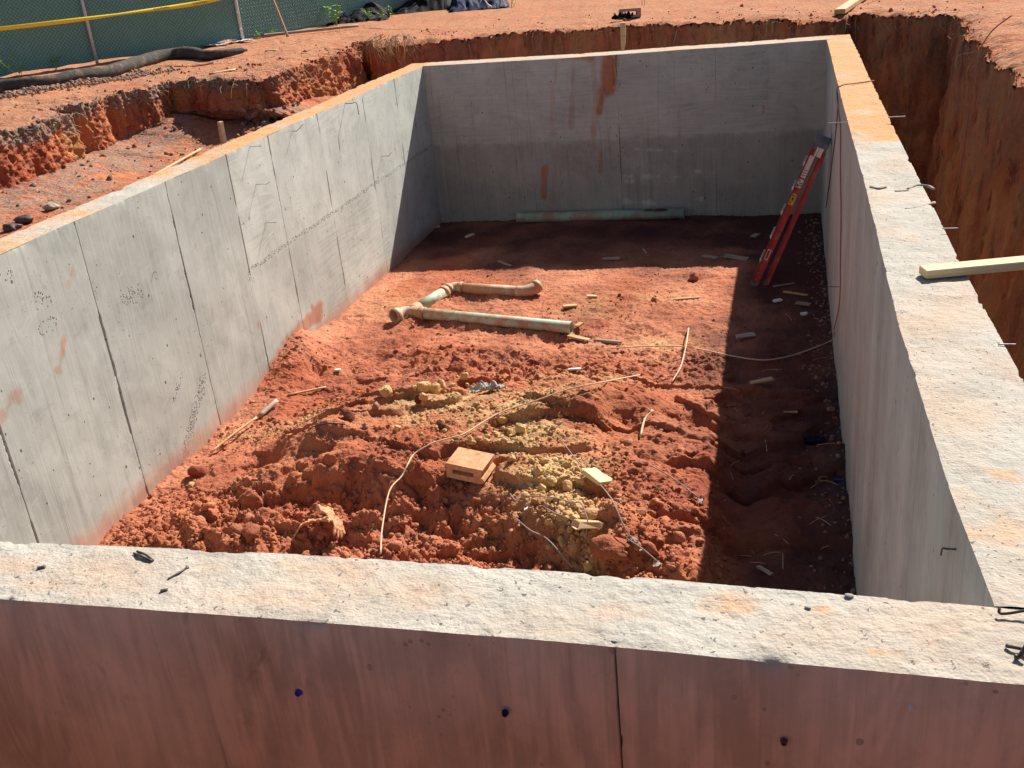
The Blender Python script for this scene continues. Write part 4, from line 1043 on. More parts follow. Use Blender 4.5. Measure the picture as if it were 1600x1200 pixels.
# long pipe by the far wall
a = np.array(at(808, 341, 1, LY - 0.14)); b = np.array(at(1069, 333, 1, LY - 0.14))
a[2] = b[2] = (a[2] + b[2]) / 2
root = empty('drain_pipe', tuple(a)); tag(root, 'long sea green drain pipe lying against the foot of the far wall', 'pipe')
hollow(MB(), np.array([(0, 0, 0), (b - a)]), 0.075, 0.068, 28).build('barrel', M_PVC_GREEN, root, True)
hollow(MB(), np.array([(0, 0, 0), (b - a) * 0.05]), 0.079, 0.0755, 28).build('socket', M_PVC_GREEN, root, True)
for i, (f_, s_) in enumerate([(0.80, .05), (0.87, .07), (0.83, .04)]):
    V, Fc = rock_shape(2, 700 + i, .5, 3)
    o = mesh_np('mud_clot', V * (s_ * 1.6, s_ * .7, s_ * .35) + a + (b - a) * f_ + (0, -0.03, 0.075), Fc, M_SOIL, None, {'mask': np.tile((0, 0, .9, 0), (len(V), 1))}, smooth=True)
    tag(o, ['left clot of dark mud on top of the long drain pipe', 'right clot of dark mud on top of the long drain pipe', 'middle clot of dark mud on top of the long drain pipe'][i], 'mud clot', 'mud clots on the drain pipe')

# ------------------------------------------------------------------ folded step ladder leaning on the right wall
foot = np.array([4.86, 9.35, 0.0]); foot[2] = fz(foot[0], foot[1]) + 0.0
headp = at(1279, 222, 1, 9.40)
axis = headp - foot; LL = np.linalg.norm(axis); eu = axis / LL
ew = np.array([0.0, 0.965, -0.26]); ew = ew - eu * np.dot(ew, eu); ew /= np.linalg.norm(ew)
en = np.cross(eu, ew); 
if en[0] < 0: en = -en                                                  # towards the wall
ladder = empty('step_ladder', tuple(foot)); tag(ladder, 'folded red fibreglass step ladder leaning against the right wall', 'ladder')
ladder.rotation_mode = 'QUATERNION'
MR = np.stack([eu, ew, en], 1)
def lad(mb, name, mat, parent=ladder): 
    V = np.concatenate(mb.V) @ MR.T
    return mesh_np(name, V, mb.F, mat, parent, smooth=False)
wr = 0.085
for w0, sg in ((0.0, 1), (0.46, -1)):
    mb = MB(); mb.box((LL / 2, w0, 0), (LL - 0.04, 0.006, wr)); mb.box((LL / 2, w0 - sg * 0.014, -wr / 2 + 0.003), (LL - 0.04, 0.030, 0.005)); mb.box((LL / 2, w0 - sg * 0.014, wr / 2 - 0.003), (LL - 0.04, 0.030, 0.005))
    lad(mb, 'front_rail', M_RED)
    mb = MB(); 
    for q0, q1, nn0, nn1 in [(0.05, LL - 0.09, 0.125, 0.098)]:
        d_ = nn1 - nn0; ang = math.atan2(d_, q1 - q0); Mr = ((math.cos(ang), 0, -math.sin(ang)), (0, 1, 0), (math.sin(ang), 0, math.cos(ang)))
        cpt = ((q0 + q1) / 2, w0 + sg * 0.01, (nn0 + nn1) / 2)
        mb.box(cpt, (q1 - q0, 0.006, 0.056), Mr); mb.box((cpt[0], cpt[1] - sg * 0.010, cpt[2] + 0.026), (q1 - q0, 0.024, 0.005), Mr); mb.box((cpt[0], cpt[1] - sg * 0.010, cpt[2] - 0.026), (q1 - q0, 0.024, 0.005), Mr)
    lad(mb, 'rear_rail', M_RED)
    mb = MB(); mb.box((0.02, w0, 0), (0.06, 0.045, wr + 0.012)); lad(mb, 'foot', M_CAPGREY)
    mb = MB(); mb.box((0.06, w0 + sg * 0.01, 0.124), (0.05, 0.035, 0.066)); lad(mb, 'foot', M_CAPGREY)
for k in range(1, 6):
    u0 = 0.30 * k + 0.02
    mb = MB(); mb.box((u0, 0.23, -0.012), (0.022, 0.455, wr + 0.018)); mb.box((u0, -0.012, -wr / 2 - 0.006), (0.05, 0.03, 0.012)); lad(mb, 'step', M_ALU)
for k in range(1, 4):
    mb = MB(); mb.box((0.42 * k, 0.23, 0.118), (0.03, 0.44, 0.012)); lad(mb, 'rear_brace', M_ALU)
mb = MB(); mb.box((LL - 0.012, 0.23, 0.035), (0.055, 0.50, 0.175)); mb.box((LL - 0.055, -0.012, 0.035), (0.05, 0.018, 0.16)); cap = lad(mb, 'top_cap', M_CAPGREY)
mb = MB(); mb.box((LL - 0.10, -0.018, 0.05), (0.10, 0.008, 0.075)); lad(mb, 'hinge_plate', M_ALU)
def sticker(u0, u1, n0, n1, mat, bars, name='sticker'):
    mb = MB(); mb.box(((u0 + u1) / 2, -0.0045, (n0 + n1) / 2), (u1 - u0, 0.0016, n1 - n0)); st_ = lad(mb, name, mat)
    if bars:
        mb = MB()
        for (a0, a1, b0, b1) in bars: mb.box((u0 + (u1 - u0) * (a0 + a1) / 2, -0.0058, n0 + (n1 - n0) * (b0 + b1) / 2), ((u1 - u0) * (a1 - a0), 0.0008, (n1 - n0) * (b1 - b0)))
        o_ = lad(mb, 'print', M_INK, st_)
sticker(LL - 0.42, LL - 0.16, -0.025, 0.03, M_LABEL, [(0.1 + .11 * k, .13 + .11 * k, .15, .85) for k in range(3)])
sticker(LL - 0.54, LL - 0.44, -0.03, 0.028, M_LABEL, [(.1, .35, .1, .5), (.5, .62, .3, .9), (.75, .9, .1, .45), (.2, .4, .65, .85)])
sticker(LL - 0.75, LL - 0.62, -0.03, 0.028, M_LABELY, [(.15, .3, .2, .5), (.4, .7, .3, .7), (.8, .88, .1, .9)])
sticker(0.34, 0.47, -0.02, 0.022, M_LABEL, None)
mb = MB(); mb.box((0.405, -0.0058, 0.001), (0.105, 0.0008, 0.026)); lad(mb, 'print', M_RED)

# ------------------------------------------------------------------ things lying on the floor
def extrude_profile(outer, hole, depth):
    """front outline (x, z) with an optional hole, extruded along y"""
    bm = bmesh.new()
    vo = [bm.verts.new((x_, 0, z_)) for x_, z_ in outer]; e = [bm.edges.new((vo[i], vo[(i + 1) % len(vo)])) for i in range(len(vo))]
    if hole:
        vh = [bm.verts.new((x_, 0, z_)) for x_, z_ in hole]; e += [bm.edges.new((vh[i], vh[(i + 1) % len(vh)])) for i in range(len(vh))]
    q = bmesh.ops.triangle_fill(bm, use_beauty=True, edges=e)
    fs = [g for g in q['geom'] if isinstance(g, bmesh.types.BMFace)]
    ex_ = bmesh.ops.extrude_face_region(bm, geom=fs)
    bmesh.ops.translate(bm, vec=(0, depth, 0), verts=[g for g in ex_['geom'] if isinstance(g, bmesh.types.BMVert)])
    bmesh.ops.recalc_face_normals(bm, faces=bm.faces[:])
    bm.verts.index_update()
    V = np.array([v.co for v in bm.verts]); Fc = [[v.index for v in f.verts] for f in bm.faces]; bm.free()
    return V, Fc
# broken hollow block
q = onfloor(735, 765)
out = [(-.155, 0), (.115, -.0), (.15, .008), (.165, .03), (.15, .048), (.138, .056), (.136, .085), (.142, .105), (.15, .118), (.152, .134), (-.155, .134)]
V, Fc = extrude_profile(out, [(-.105, .048), (.075, .048), (.075, .088), (-.105, .088)], 0.235)
V = V + 0.004 * np.stack([fbm(V[:, 0], V[:, 1], V[:, 2], 30 + 7 * k, 2) for k in range(3)], -1)
Mz = np.array(Matrix.Rotation(math.radians(-8), 3, 'Z') @ Matrix.Rotation(math.radians(6), 3, 'Y') @ Matrix.Rotation(math.radians(4), 3, 'X'))
pblk = onfloor(730, 752)
blk_root = empty('broken_block', tuple(pblk)); tag(blk_root, 'broken hollow masonry block, clay coloured, on top of the heap', 'block')
mesh_np('block_body', V @ Mz.T + (0, -0.05, 0.03), Fc, M_BRICK, blk_root, smooth=False)
mb = MB(); mb.box((-0.015, 0.12, 0.068), (0.175, 0.12, 0.036)); V2 = np.concatenate(mb.V) @ Mz.T + (0, -0.05, 0.03); mesh_np('core_fill', V2, mb.F, M_BRICK, blk_root, smooth=False)

def chip_board(name, px, py, l, w, h, ang, mat, label, cat, tilt=(0, 0), lift_=0.0, group=None):
    p = onfloor(px, py); m = MB(); m.box((0, 0, 0), (l, w, h)); o = m.build(name, mat)
    for v in o.data.vertices:                                     # split, chewed ends
        v.co += Vector((random.gauss(0, 0.09) * w * (abs(v.co.x) > l * .3), random.gauss(0, 0.05) * w, random.gauss(0, 0.10) * h))
    zz = max(fz(np.clip(p[0] + dx_, 0.02, 5.6), np.clip(p[1] + dy_, 0.02, 12.4)) for dx_ in (-w / 3, 0, w / 3) for dy_ in (-w / 3, 0, w / 3))
    o.location = (p[0], p[1], zz + h * 0.5 + lift_); o.rotation_euler = (math.radians(tilt[0]), math.radians(tilt[1]), math.radians(ang))
    return tag(o, label, cat, group)
chip_board('wood_offcut', 933, 757, 0.19, 0.125, 0.035, -38, M_PINE, 'clean square pine offcut lying right of the ochre lumps', 'wood offcut', (-14, 8), 0.02)
chip_board('wood_offcut', 920, 850 - 12, 0.16, 0.16, 0.05, 20, M_PINE_DIRTY, 'ochre stained square offcut inside the wire loop', 'wood offcut', (-25, 10), 0.02)
chip_board('wood_scrap', 906, 513, 0.20, 0.07, 0.02, 118, M_PINE_DIRTY, 'flat pale wood scrap propped at the open end of the pipe', 'wood scrap', (-25, 20), 0.03)
chip_board('wood_scrap', 905, 531, 0.26, 0.06, 0.03, -18, M_PINE_DIRTY, 'short wood scrap lying below the open pipe end', 'wood scrap', (0, 5))
chip_board('wood_scrap', 950, 536, 0.30, 0.03, 0.03, -12, M_GREYWOOD, 'thin reddish stick pointing right from below the pipe end', 'wood scrap')
for i, (px, py, l, w, ang, lab, mt) in enumerate([
    (1150, 405, 0.30, 0.10, -16, 'widest grey board scrap in the shade left of the ladder', M_GREYWOOD), (1110, 403, 0.24, 0.06, -38, 'narrow grey board scrap beside the widest one in the shade', M_GREYWOOD),
    (1180, 371, 0.17, 0.09, 70, 'small upright grey scrap just left of the ladder', M_GREYWOOD), (1009, 396, 0.26, 0.025, -68, 'thin splinter lying alone in the shade of the far wall', M_GREYWOOD),
    (1165, 528, 0.20, 0.075, 20, 'grey board scrap in the shade below the ladder feet', M_GREYWOOD), (789, 414, 0.36, 0.035, -48, 'long thin lath on the shadow edge above the pipe', M_GREYWOOD),
    (734, 370, 0.16, 0.06, 65, 'short pale wood end in the shade near the far left corner', M_PINE), (684, 355, 0.07, 0.06, 10, 'tiny pale block in the far left corner', M_PINE),
    (955, 407, 0.22, 0.06, 12, 'faint grey scrap in the middle of the far shade', M_GREYWOOD), (1243, 460, 0.28, 0.03, -10, 'pale stick among debris right of the ladder feet', M_PINE_DIRTY),
    (1215, 472, 0.09, 0.06, 20, 'small whitish scrap below the ladder feet', M_WHITEBIT), (1256, 492, 0.07, 0.04, 5, 'bright white scrap near the right wall foot', M_WHITEBIT), (1255, 478, 0.16, 0.06, -20, 'dull wood chip near the right wall foot', M_GREYWOOD),
    (1225, 447, 0.30, 0.022, 38, 'thin stick pointing away right of the ladder', M_GREYWOOD), (1190, 600, 0.22, 0.05, 30, 'clay red wood scrap in the shade beside the red cord', M_PINE_DIRTY), (1235, 647, 0.12, 0.015, -5, 'fine straw in the dark strip by the right wall', M_STRAW),
    (898, 581, 0.12, 0.03, 5, 'small white scrap lying on the lit clay behind the heap', M_WHITEBIT), (1073, 468, 0.30, 0.03, 2, 'pale lath on the lit clay beside the shadow edge', M_PINE_DIRTY), (1195, 895, 0.14, 0.03, -50, 'dark stick at the bottom of the shaded strip', M_GREYWOOD),
    (528, 580, .06, .03, 10, 'tiny white flake on the clay left of the heap', M_WHITEBIT), (925, 466, .11, .07, 10, 'pale flat chip on the clay right of the pipe corner', M_PINE_DIRTY), (890, 480, .16, .06, 25, 'broken pale chip among crumbs above the pipe end', M_PINE_DIRTY)]):
    chip_board('wood_scrap', px, py, l, w, 0.02 if w > .03 else 0.014, ang, mt, lab, 'wood scrap', (rng.uniform(-6, 6), rng.uniform(-6, 6)), 0.004)
# laths leaning along the left wall foot
p0, p1 = onfloor(330, 712), onfloor(403, 663)
rod('wood_lath', [p0 + (0, 0, .03), (p0 + p1) / 2 + (0, 0, .06), p1 + (0, 0, .07)], 0.013, M_PINE_DIRTY, 'long thin lath lying on the clay along the left wall', 'lath', 4)
p0, p1 = onfloor(406, 655), onfloor(434, 634)
rod('wood_lath', [p0 + (0, 0, .03), p1 + (0, 0, .05)], 0.030, M_GREYWOOD, 'short dark stick past the end of the long lath', 'lath', 4)
p0, p1 = onfloor(450, 620), onfloor(510, 606)
rod('wood_lath', [p0 + (0, 0, .01), p1 + (0, 0, .01)], 0.012, M_PINE_DIRTY, 'half buried lath on the smooth clay left of the heap', 'lath', 4)
p0, p1 = onfloor(488, 672), onfloor(540, 668)
rod('thin_root', [p0 + (0, 0, .03), (p0 + p1) / 2 + (0, 0, .05), p1 + (0, 0, .03)], 0.006, M_DARKCORD, 'dark wire lying across the hollow on the heap', 'wire')

# ochre lumps
och = [(706, 606, .055, 1), (730, 604, .045, 1), (663, 608, .10, 0), (680, 612, .09, 0), (640, 640, .06, 0), (662, 625, .085, 0), (605, 618, .13, 0), (727, 592, .09, 0), (690, 665, .06, 0), (620, 672, .05, 0), (690, 604, .085, 0), (650, 608, .05, 0),
       (840, 740, .075, 0), (862, 775, .05, 0), (888, 767, .10, 0), (905, 775, .06, 0), (912, 760, .05, 0), (858, 785, .055, 0), (878, 785, .05, 0), (890, 806, .06, 0), (872, 805, .045, 0), (858, 820, .05, 0), (880, 835, .055, 0), (900, 812, .045, 0), (812, 745, .06, 0), (800, 720, .06, 0), (830, 760, .05, 0), (848, 765, .05, 0), (785, 660, .07, 0), (815, 675, .10, 0), (760, 670, .05, 0), (735, 690, .05, 0), (810, 690, .05, 0), (877, 850, .05, 0), (865, 755, .06, 0), (885, 730, .06, 0), (850, 722, .05, 0), (830, 722, .045, 0), (775, 680, .045, 0)]
for i, (px, py, s_, w_) in enumerate(och):
    p = onfloor(px, py); V, Fc = rock_shape(3, 900 + i, 0.28, 7)
    V = (V * s_ * 0.72) @ rot_any(np.random.default_rng(i)).T
    yel_ = 1.0 if i % 4 else 0.8
    o = mesh_np('ochre_lump', V + p + (0, 0, s_ * .25), Fc, M_SOIL, None, {'mask': np.tile((yel_, 0.25 if i % 5 == 0 else 0.05, 0, 0.2), (len(V), 1))}, smooth=False)
    o.data.polygons.foreach_set('use_smooth', np.zeros(len(o.data.polygons), bool))
    own = {(605, 618): 'largest ochre lump, lying at the left end of the loose band', (815, 675): 'broad ochre lump lying alone beside the cream cord', (888, 767): 'largest ochre lump in the spill, left of the pine offcut', (662, 625): 'ochre lump beside the dark red clay lump'}.get((px, py))
    if own: tag(o, own, 'clay lump', 'ochre lumps on the heap')
    elif i < 13: tag(o, 'ochre clay lump in the loose band across the top of the heap', 'clay lump', 'ochre lumps across the top of the heap')
    else: tag(o, 'ochre clay lump in the spill right of the broken block', 'clay lump', 'ochre lumps right of the broken block')
for i, (px, py, s_, lab, msk) in enumerate([(655, 628, .07, 'dark red clay lump beside the ochre lumps', (0, 0, .9, 0)), (690, 668, .07, 'dark brown lump below the ochre lumps', (0.2, .1, .8, 0)), (310, 742, .11, 'rounded red clay boulder near the left wall foot', (0, 0, .25, 0)), (587, 636, .055, 'pale grey stone beside the dark hollow', (0, .9, 0, .5)), (545, 655, .10, 'dark lump in the hollow on the left of the heap', (0, 0, .8, 0)),
                                           (950, 862, .16, 'largest red clay lump at the near wall below the wire', (0, 0, .2, .1)), (1085, 436, .10, 'flat clay lump on the shadow edge near the ladder', (0, 0, .1, .5)), (570, 668, .05, 'pale pebble below the dark hollow', (.3, .5, 0, .5)), (393, 835, .09, 'round clay lump at the bottom left of the heap', (0, 0, .2, .2)), (300, 760, .05, 'yellowish stone at the left foot of the heap', (.8, .1, 0, .2))]):
    p = onfloor(px, py); V, Fc = rock_shape(3, 1200 + i, 0.4, 5)
    V = (V * s_ * 0.8) @ rot_any(np.random.default_rng(100 + i)).T
    o = mesh_np('clay_boulder', V + p + (0, 0, s_ * .2), Fc, M_SOIL, None, {'mask': np.tile(msk, (len(V), 1))}, smooth=False)
    tag(o, lab, 'clay lump')

mb = MB()
for k in range(46):
    q = onfloor(rng.uniform(1140, 1300), rng.uniform(480, 900)) if k % 3 else onfloor(rng.uniform(480, 1100), rng.uniform(430, 700))
    a_ = rng.uniform(0, 6.28); l_ = rng.uniform(.03, .11); d_ = np.array([math.cos(a_), math.sin(a_), 0]) * l_
    mb.tube(spline([q - d_ + (0, 0, .012), q + (0, 0, .022), q + d_ + (0, 0, .010)], 3), 0.0028, 4)
tag(mb.build('straw_bits', M_STRAW), 'fine bits of straw and twig scattered over the clay floor', 'straw', None, 'stuff')
# crumpled wrapper
def crumple(name, p, sx, sy, sz_, mat, label, cat, seed, n=22, ang=0):
    u_, v_ = np.meshgrid(np.linspace(-1, 1, n), np.linspace(-1, 1, n))
    h_ = np.abs(fbm(u_ * 1.2 + seed, v_ * 1.2, seed, 1.3, 4, 0.6)) * sz_ * 2 + sz_ * 0.3 * (1 - u_ ** 2)
    rr = 1 + 0.25 * fbm(u_ * 0.8, v_ * 0.8 + seed, 1, 1.5, 3)
    X_ = u_ * sx * rr; Y_ = v_ * sy * rr
    ca, sa = math.cos(math.radians(ang)), math.sin(math.radians(ang))
    V = np.stack([X_ * ca - Y_ * sa, X_ * sa + Y_ * ca, h_], -1).reshape(-1, 3)
    Vb = V - (0, 0, 0.006)
    f_ = grid_faces(n, n); V = np.concatenate([V, Vb]); Fc = np.concatenate([f_, f_[:, ::-1] + n * n])
    o = mesh_np(name, V + np.array(p), Fc, mat, None, smooth=False)
    return tag(o, label, cat)
crumple('crumpled_wrapper', onfloor(762, 612) + (0, 0, .01), 0.15, 0.055, 0.045, M_TRASH, 'crumpled silver grey wrapper on top of the heap', 'wrapper', 3.3, 22, 28)
crumple('blue_scrap', onfloor(1272, 690) + (0, 0, .01), 0.09, 0.05, 0.02, M_NAVY, 'crumpled dark blue plastic in the strip by the right wall', 'plastic scrap', 7.1, 16, 10)
for i, (px, py, s_) in enumerate([(1312, 675, .05), (1310, 683, .03), (1335, 870, .035), (1337, 895, .03), (1338, 885, .025)]):
    q = at(px, py, 0, 5.62); q = np.array([5.62, q[1], fz(5.6, min(q[1], 12.3)) + .01])
    crumple('blue_scrap', q, s_ * .55, s_ * .3, s_ * .2, M_BLUE, ['bright blue plastic scrap at the right wall foot beside the crumpled plastic', 'smaller blue scrap just below the bright one', 'blue scrap at the near end of the right wall foot', 'lowest blue bit at the right wall foot', 'tiny blue bit between two others at the right wall foot'][i], 'plastic scrap', 11 + i, 8, 40 * i)
crumple('white_scrap', onfloor(824, 800) + (0, 0, .01), .025, .015, .02, M_WHITEBIT, 'small bright white plastic scrap beside the wire loop', 'plastic scrap', 21, 8)
for i, (px, py) in enumerate([(930, 822), (1052, 895), (1027, 885), (1095, 785), (1000, 860), (992, 845)]):
    crumple('grey_scrap', onfloor(px, py) + (0, 0, .005), .03, .016, .010, M_GREYWIRE, ['blue grey foil scrap right of the wire loop', 'blue grey scrap at the near wall left of the shadow', 'blue grey scrap beside the lowest wire end', 'pale foil tip at the end of a half buried wire', 'grey scrap under the straight wire end', 'small grey scrap above the straight wire end'][i], 'foil scrap', 31 + i, 8, 30 * i)

# work gloves, soaked with clay: limp, flattened, creased
def high(px, py, r_=0.12):
    p = onfloor(px, py); a_ = np.linspace(-r_, r_, 7)
    p[2] = np.percentile([fz(p[0] + i_, p[1] + j_) for i_ in a_ for j_ in a_], 75); return p
def glove(base, ang, label, seed, fingers, thumb, bend, tilt):
    root = empty('work_glove', tuple(base)); tag(root, label, 'work glove')
    root.rotation_euler = (math.radians(tilt[0]), math.radians(tilt[1]), math.radians(ang))
    c_ = 0.0035; us = np.arange(-0.15, 0.20, c_); vs_ = np.arange(-0.13, 0.11, c_)
    U_, V_ = np.meshgrid(us, vs_); P2 = np.stack([U_, V_], -1)
    def cap(a, b, r0, r1):
        a = np.array(a); b = np.array(b); d = b - a; t = np.clip(((P2 - a) @ d) / (d @ d), 0, 1)
        return np.linalg.norm(P2 - (a + t[..., None] * d), axis=-1) - (r0 + (r1 - r0) * t)
    hand = np.minimum(cap((0.0, -.012), (.062, -.014), .044, .044), cap((0.0, .014), (.062, .014), .044, .044))
    parts_ = [hand]
    for (v0, u1, v1) in fingers: parts_.append(cap((.085, v0), (u1, v1), .0155, .0125))
    parts_.append(cap((0.015, -.040), thumb, .020, .013))
    D1 = np.min(parts_, axis=0)
    D2 = np.maximum(np.abs(V_ + 0.006 * np.sin(U_ * 60)) - (0.048 + np.maximum(-U_ - .02, 0) * 0.35), np.maximum(-0.125 - U_ + 0.012 * np.sin(V_ * 70 + seed), U_ + 0.005))
    def skin(D, name, mat, thick, lift_):
        ins = D < 0
        th = thick * np.sqrt(np.clip(1 - np.exp(np.minimum(D, 0) / 0.008), 0, 1))
        cr = 0.013 * fbm(U_ * 1 + seed, V_ + seed, 0, 22, 3, 0.6) + 0.004 * fbm(U_ + seed, V_, 3, 70, 2)
        hollow_ = -0.014 * np.exp(-((U_ - .05) / .035) ** 2 - ((V_ + .003) / .028) ** 2)
        base_ = lift_ + cr + hollow_ - bend * np.maximum(U_ - .05, 0) ** 2 * 6 - 0.25 * bend * np.maximum(-U_, 0)
        flare = 0.03 * np.clip(-U_ / .12, 0, 1) ** 2
        top_ = base_ + th + flare; bot_ = base_ - th * 0.5 - flare * .3
        nv_, nu_ = U_.shape; fidx = grid_faces(nv_, nu_)
        keep = ins.ravel()[fidx].all(1); f = fidx[keep]
        n0 = U_.size; Vv = np.concatenate([np.stack([U_, V_, top_], -1).reshape(-1, 3), np.stack([U_, V_, bot_], -1).reshape(-1, 3)])
        # side walls along the outline
        from collections import Counter
        ed = Counter(); 
        for q in f.tolist():
            for k in range(4): ed[(q[k], q[(k + 1) % 4])] += 1
        side_ = np.array([(a, a + n0, b + n0, b) for (a, b) in ed if (b, a) not in ed])
        F_ = np.concatenate([f, f[:, ::-1] + n0, side_])
        used = np.unique(F_); mp = np.zeros(len(Vv), int); mp[used] = np.arange(len(used))
        o = mesh_np(name, Vv[used], mp[F_], mat, root); return o
    skin(D1, 'glove_hand', M_GLOVE, 0.011, 0.0); skin(D2, 'cuff', M_CUFF, 0.010, 0.004)
glove(high(497, 836) + (0.0, 0, .045), 204, 'clay soaked work glove with its fingers pointing left', 3, [(-.036, .165, -.030), (-.012, .180, -.008), (.012, .175, .010), (.036, .150, .030)], (.075, -.075), 0.9, (25, 4))
glove(high(524, 832) + (0, 0, .055), -38, 'clay soaked work glove with its fingers pointing right', 8, [(-.036, .155, -.052), (-.012, .170, -.016), (.012, .165, .016), (.036, .140, .050)], (.070, -.090), 0.8, (-38, 14))

# cords and wires
def fl(px, py, dz=0.012):
    p = onfloor(px, py)
    m_ = max(fz(float(np.clip(p[0] + a, 0.02, 5.66)), float(np.clip(p[1] + b, 0.05, 12.3))) for a in (-.03, 0, .03) for b in (-.03, 0, .03))
    return np.array([p[0], p[1], max(p[2], m_) + dz + 0.006])
rod('cream_cord', [fl(598, 884, .05), fl(601, 850, .12), fl(614, 803, .10), fl(631, 768, .06), fl(639, 738, .03), fl(648, 717, .02), fl(676, 702, .02), fl(706, 691, .03), fl(728, 682, .02), fl(780, 660, .03), fl(836, 634, .03), fl(890, 616, .02), fl(945, 604, .02), fl(1000, 591, .02)], 0.0062, M_STRING, 'long cream cord winding from the near wall over the heap', 'cord')
xw = 5.672
def rw(px, py, off=0.008):
    q = np.array(at(px, py, 0, xw)); q[0] = x_right_in(q[1]) - off; return q
cord_top = [np.array(at(1366, 126, 2, 0.012)), np.array(at(1338, 130, 2, 0.012)), np.array(at(1314, 134, 2, 0.012))]
yy = cord_top[-1][1]
hang = [np.array([x_right_in(yy) - 0.015, yy - 0.02, -0.06]), rw(1312, 200), rw(1312, 260), rw(1313, 330), rw(1312, 400), rw(1311, 470), rw(1306, 515, .03)]
fl_pts = [fl(1300, 535, .02), fl(1272, 549, .02), fl(1232, 561), fl(1190, 567), fl(1140, 562), fl(1100, 553), fl(1060, 547), fl(1010, 546), fl(955, 549)]
o = rod('red_cord', cord_top + hang, 0.006, M_REDSTR, 'red brown cord draped over the right wall and trailing across the floor', 'cord')
mb = MB().tube(spline(hang[-1:] + fl_pts, 6), 0.0065, 6); t_ = mb.build('trailing_end', M_STRING, o, True)
rod('dark_cord', [np.array([x_right_in(yy) - 0.012, yy + 0.05, -0.03]), rw(1308, 170, .01), rw(1302, 225, .01), rw(1294, 285, .01), rw(1288, 325, .012)], 0.005, M_DARKCORD, 'thin dark cord hanging down the right wall behind the ladder', 'cord')
rod('pale_root', [fl(1076, 518, .02), fl(1073, 540, .03), fl(1068, 565, .02), fl(1062, 585, .02), fl(1049, 606, .01)], 0.008, M_STRING, 'pale wavy root on the lit clay beside the shadow edge', 'root')
rod('pale_root', [fl(1001, 687, .01), fl(1008, 668, .03), fl(1020, 651, .05)], [0.010] * 6 + [0.008] * 4 + [.014], M_STRING, 'short pale forked root in the hollow right of the heap', 'root')
rod('grey_wire', [fl(806, 828, .05), fl(830, 845, .04), fl(858, 865, .05), fl(895, 898, .04)], 0.0048, M_GREYWIRE, 'grey wire running down to the near wall below the ochre spill', 'wire')
lp = np.array([fl(820, 782, .03), fl(846, 786, .04), fl(870, 797, .07), fl(895, 803, .08), fl(910, 815, .10), fl(918, 832, .11), fl(920, 848, .09), fl(916, 862, .03)])
rod('grey_wire', lp, 0.0048, M_GREYWIRE, 'springy wire bowed in a loop round the ochre stained offcut', 'wire')
rod('grey_wire', [fl(880, 700, .03), fl(905, 735, .05), fl(935, 775, .05), fl(958, 808, .05), fl(975, 838, .04), fl(992, 860, .02)], 0.0048, M_GREYWIRE, 'long straight wire running past the clean pine offcut', 'wire')
rod('grey_wire', [fl(1015, 735, .03), fl(1050, 757, .04), fl(1092, 784, .02)], 0.0048, M_GREYWIRE, 'short half buried wire on the slope right of the offcut', 'wire')
rod('grey_wire', [fl(980, 860, .04), fl(1003, 878, .03), fl(1028, 893, .02)], 0.0048, M_GREYWIRE, 'short wire end near the shadow at the near wall', 'wire')
rod('grey_wire', [fl(798, 782, .02), fl(806, 795, .02), fl(818, 803, .02)], 0.0048, M_GREYWIRE, 'thin curved wire below the broken block', 'wire')
rod('grey_wire', [fl(849, 799, .03), fl(865, 808, .03), fl(879, 815, .02)], 0.0048, M_GREYWIRE, 'short straight wire inside the bowed loop', 'wire')

# ------------------------------------------------------------------ on the left bank
q = at(341, 222, 0, -0.75)
b_ = np.array([-0.78, 6.9, -0.62]); 
tp = at(342, 190, 0, -0.62); bt = np.array([tp[0], tp[1], -0.75])
m = MB(); m.box((0, 0, (tp[2] + 0.75) / 2), (0.04, 0.055, tp[2] + 0.75)); o = m.build('wood_stake', M_PINE_DIRTY); o.location = tuple(bt); o.rotation_euler = (0, math.radians(1), math.radians(-18))
tag(o, 'square wooden stake standing up behind the left wall', 'stake')
p0 = at(214, 288, 2, -0.56); p1 = at(310, 217, 2, -0.50)
p0[2] = shelf_at(p0[0], p0[1]); p1[2] = shelf_at(p1[0], p1[1])
rod('thin_stick', [p0 + (0, 0, .02), (p0 + p1) / 2 + (0, 0, .03), p1 + (0, 0, .03)], 0.018, M_PINE_DIRTY, 'thin straight stick lying on the shelf behind the left wall', 'stick', 4)
for i, (px, py, s_, lab) in enumerate([(80, 324, .095, 'pale grey stone lying close behind the left wall'), (38, 340, .09, 'dark lump left of the pale stone behind the left wall'), (20, 352, .10, 'darkest lump at the edge of the photo behind the left wall')]):
    p = at(px, py, 2, -0.58); p[2] = shelf_at(p[0], p[1]) + s_ * .2; V, Fc = rock_shape(3, 1500 + i, 0.35, 6)
    o = mesh_np('field_stone', V * s_ + p, Fc, M_STONE if i == 0 else M_STEEL, None, smooth=False); tag(o, lab, 'stone')
for i, (px0, py0, px1, py1, lab) in enumerate([(327, 116, 368, 109, 'pale lath lying on the left bank edge above the recess'), (415, 80, 432, 79, 'small pale stick on the left bank below the leaning stake')]):
    p0 = at(px0, py0, 2, ZB + .03); p1 = at(px1, py1, 2, ZB + .03)
    rod('wood_lath', [p0, p1], 0.022, M_PINE_DIRTY, lab, 'lath', 4)

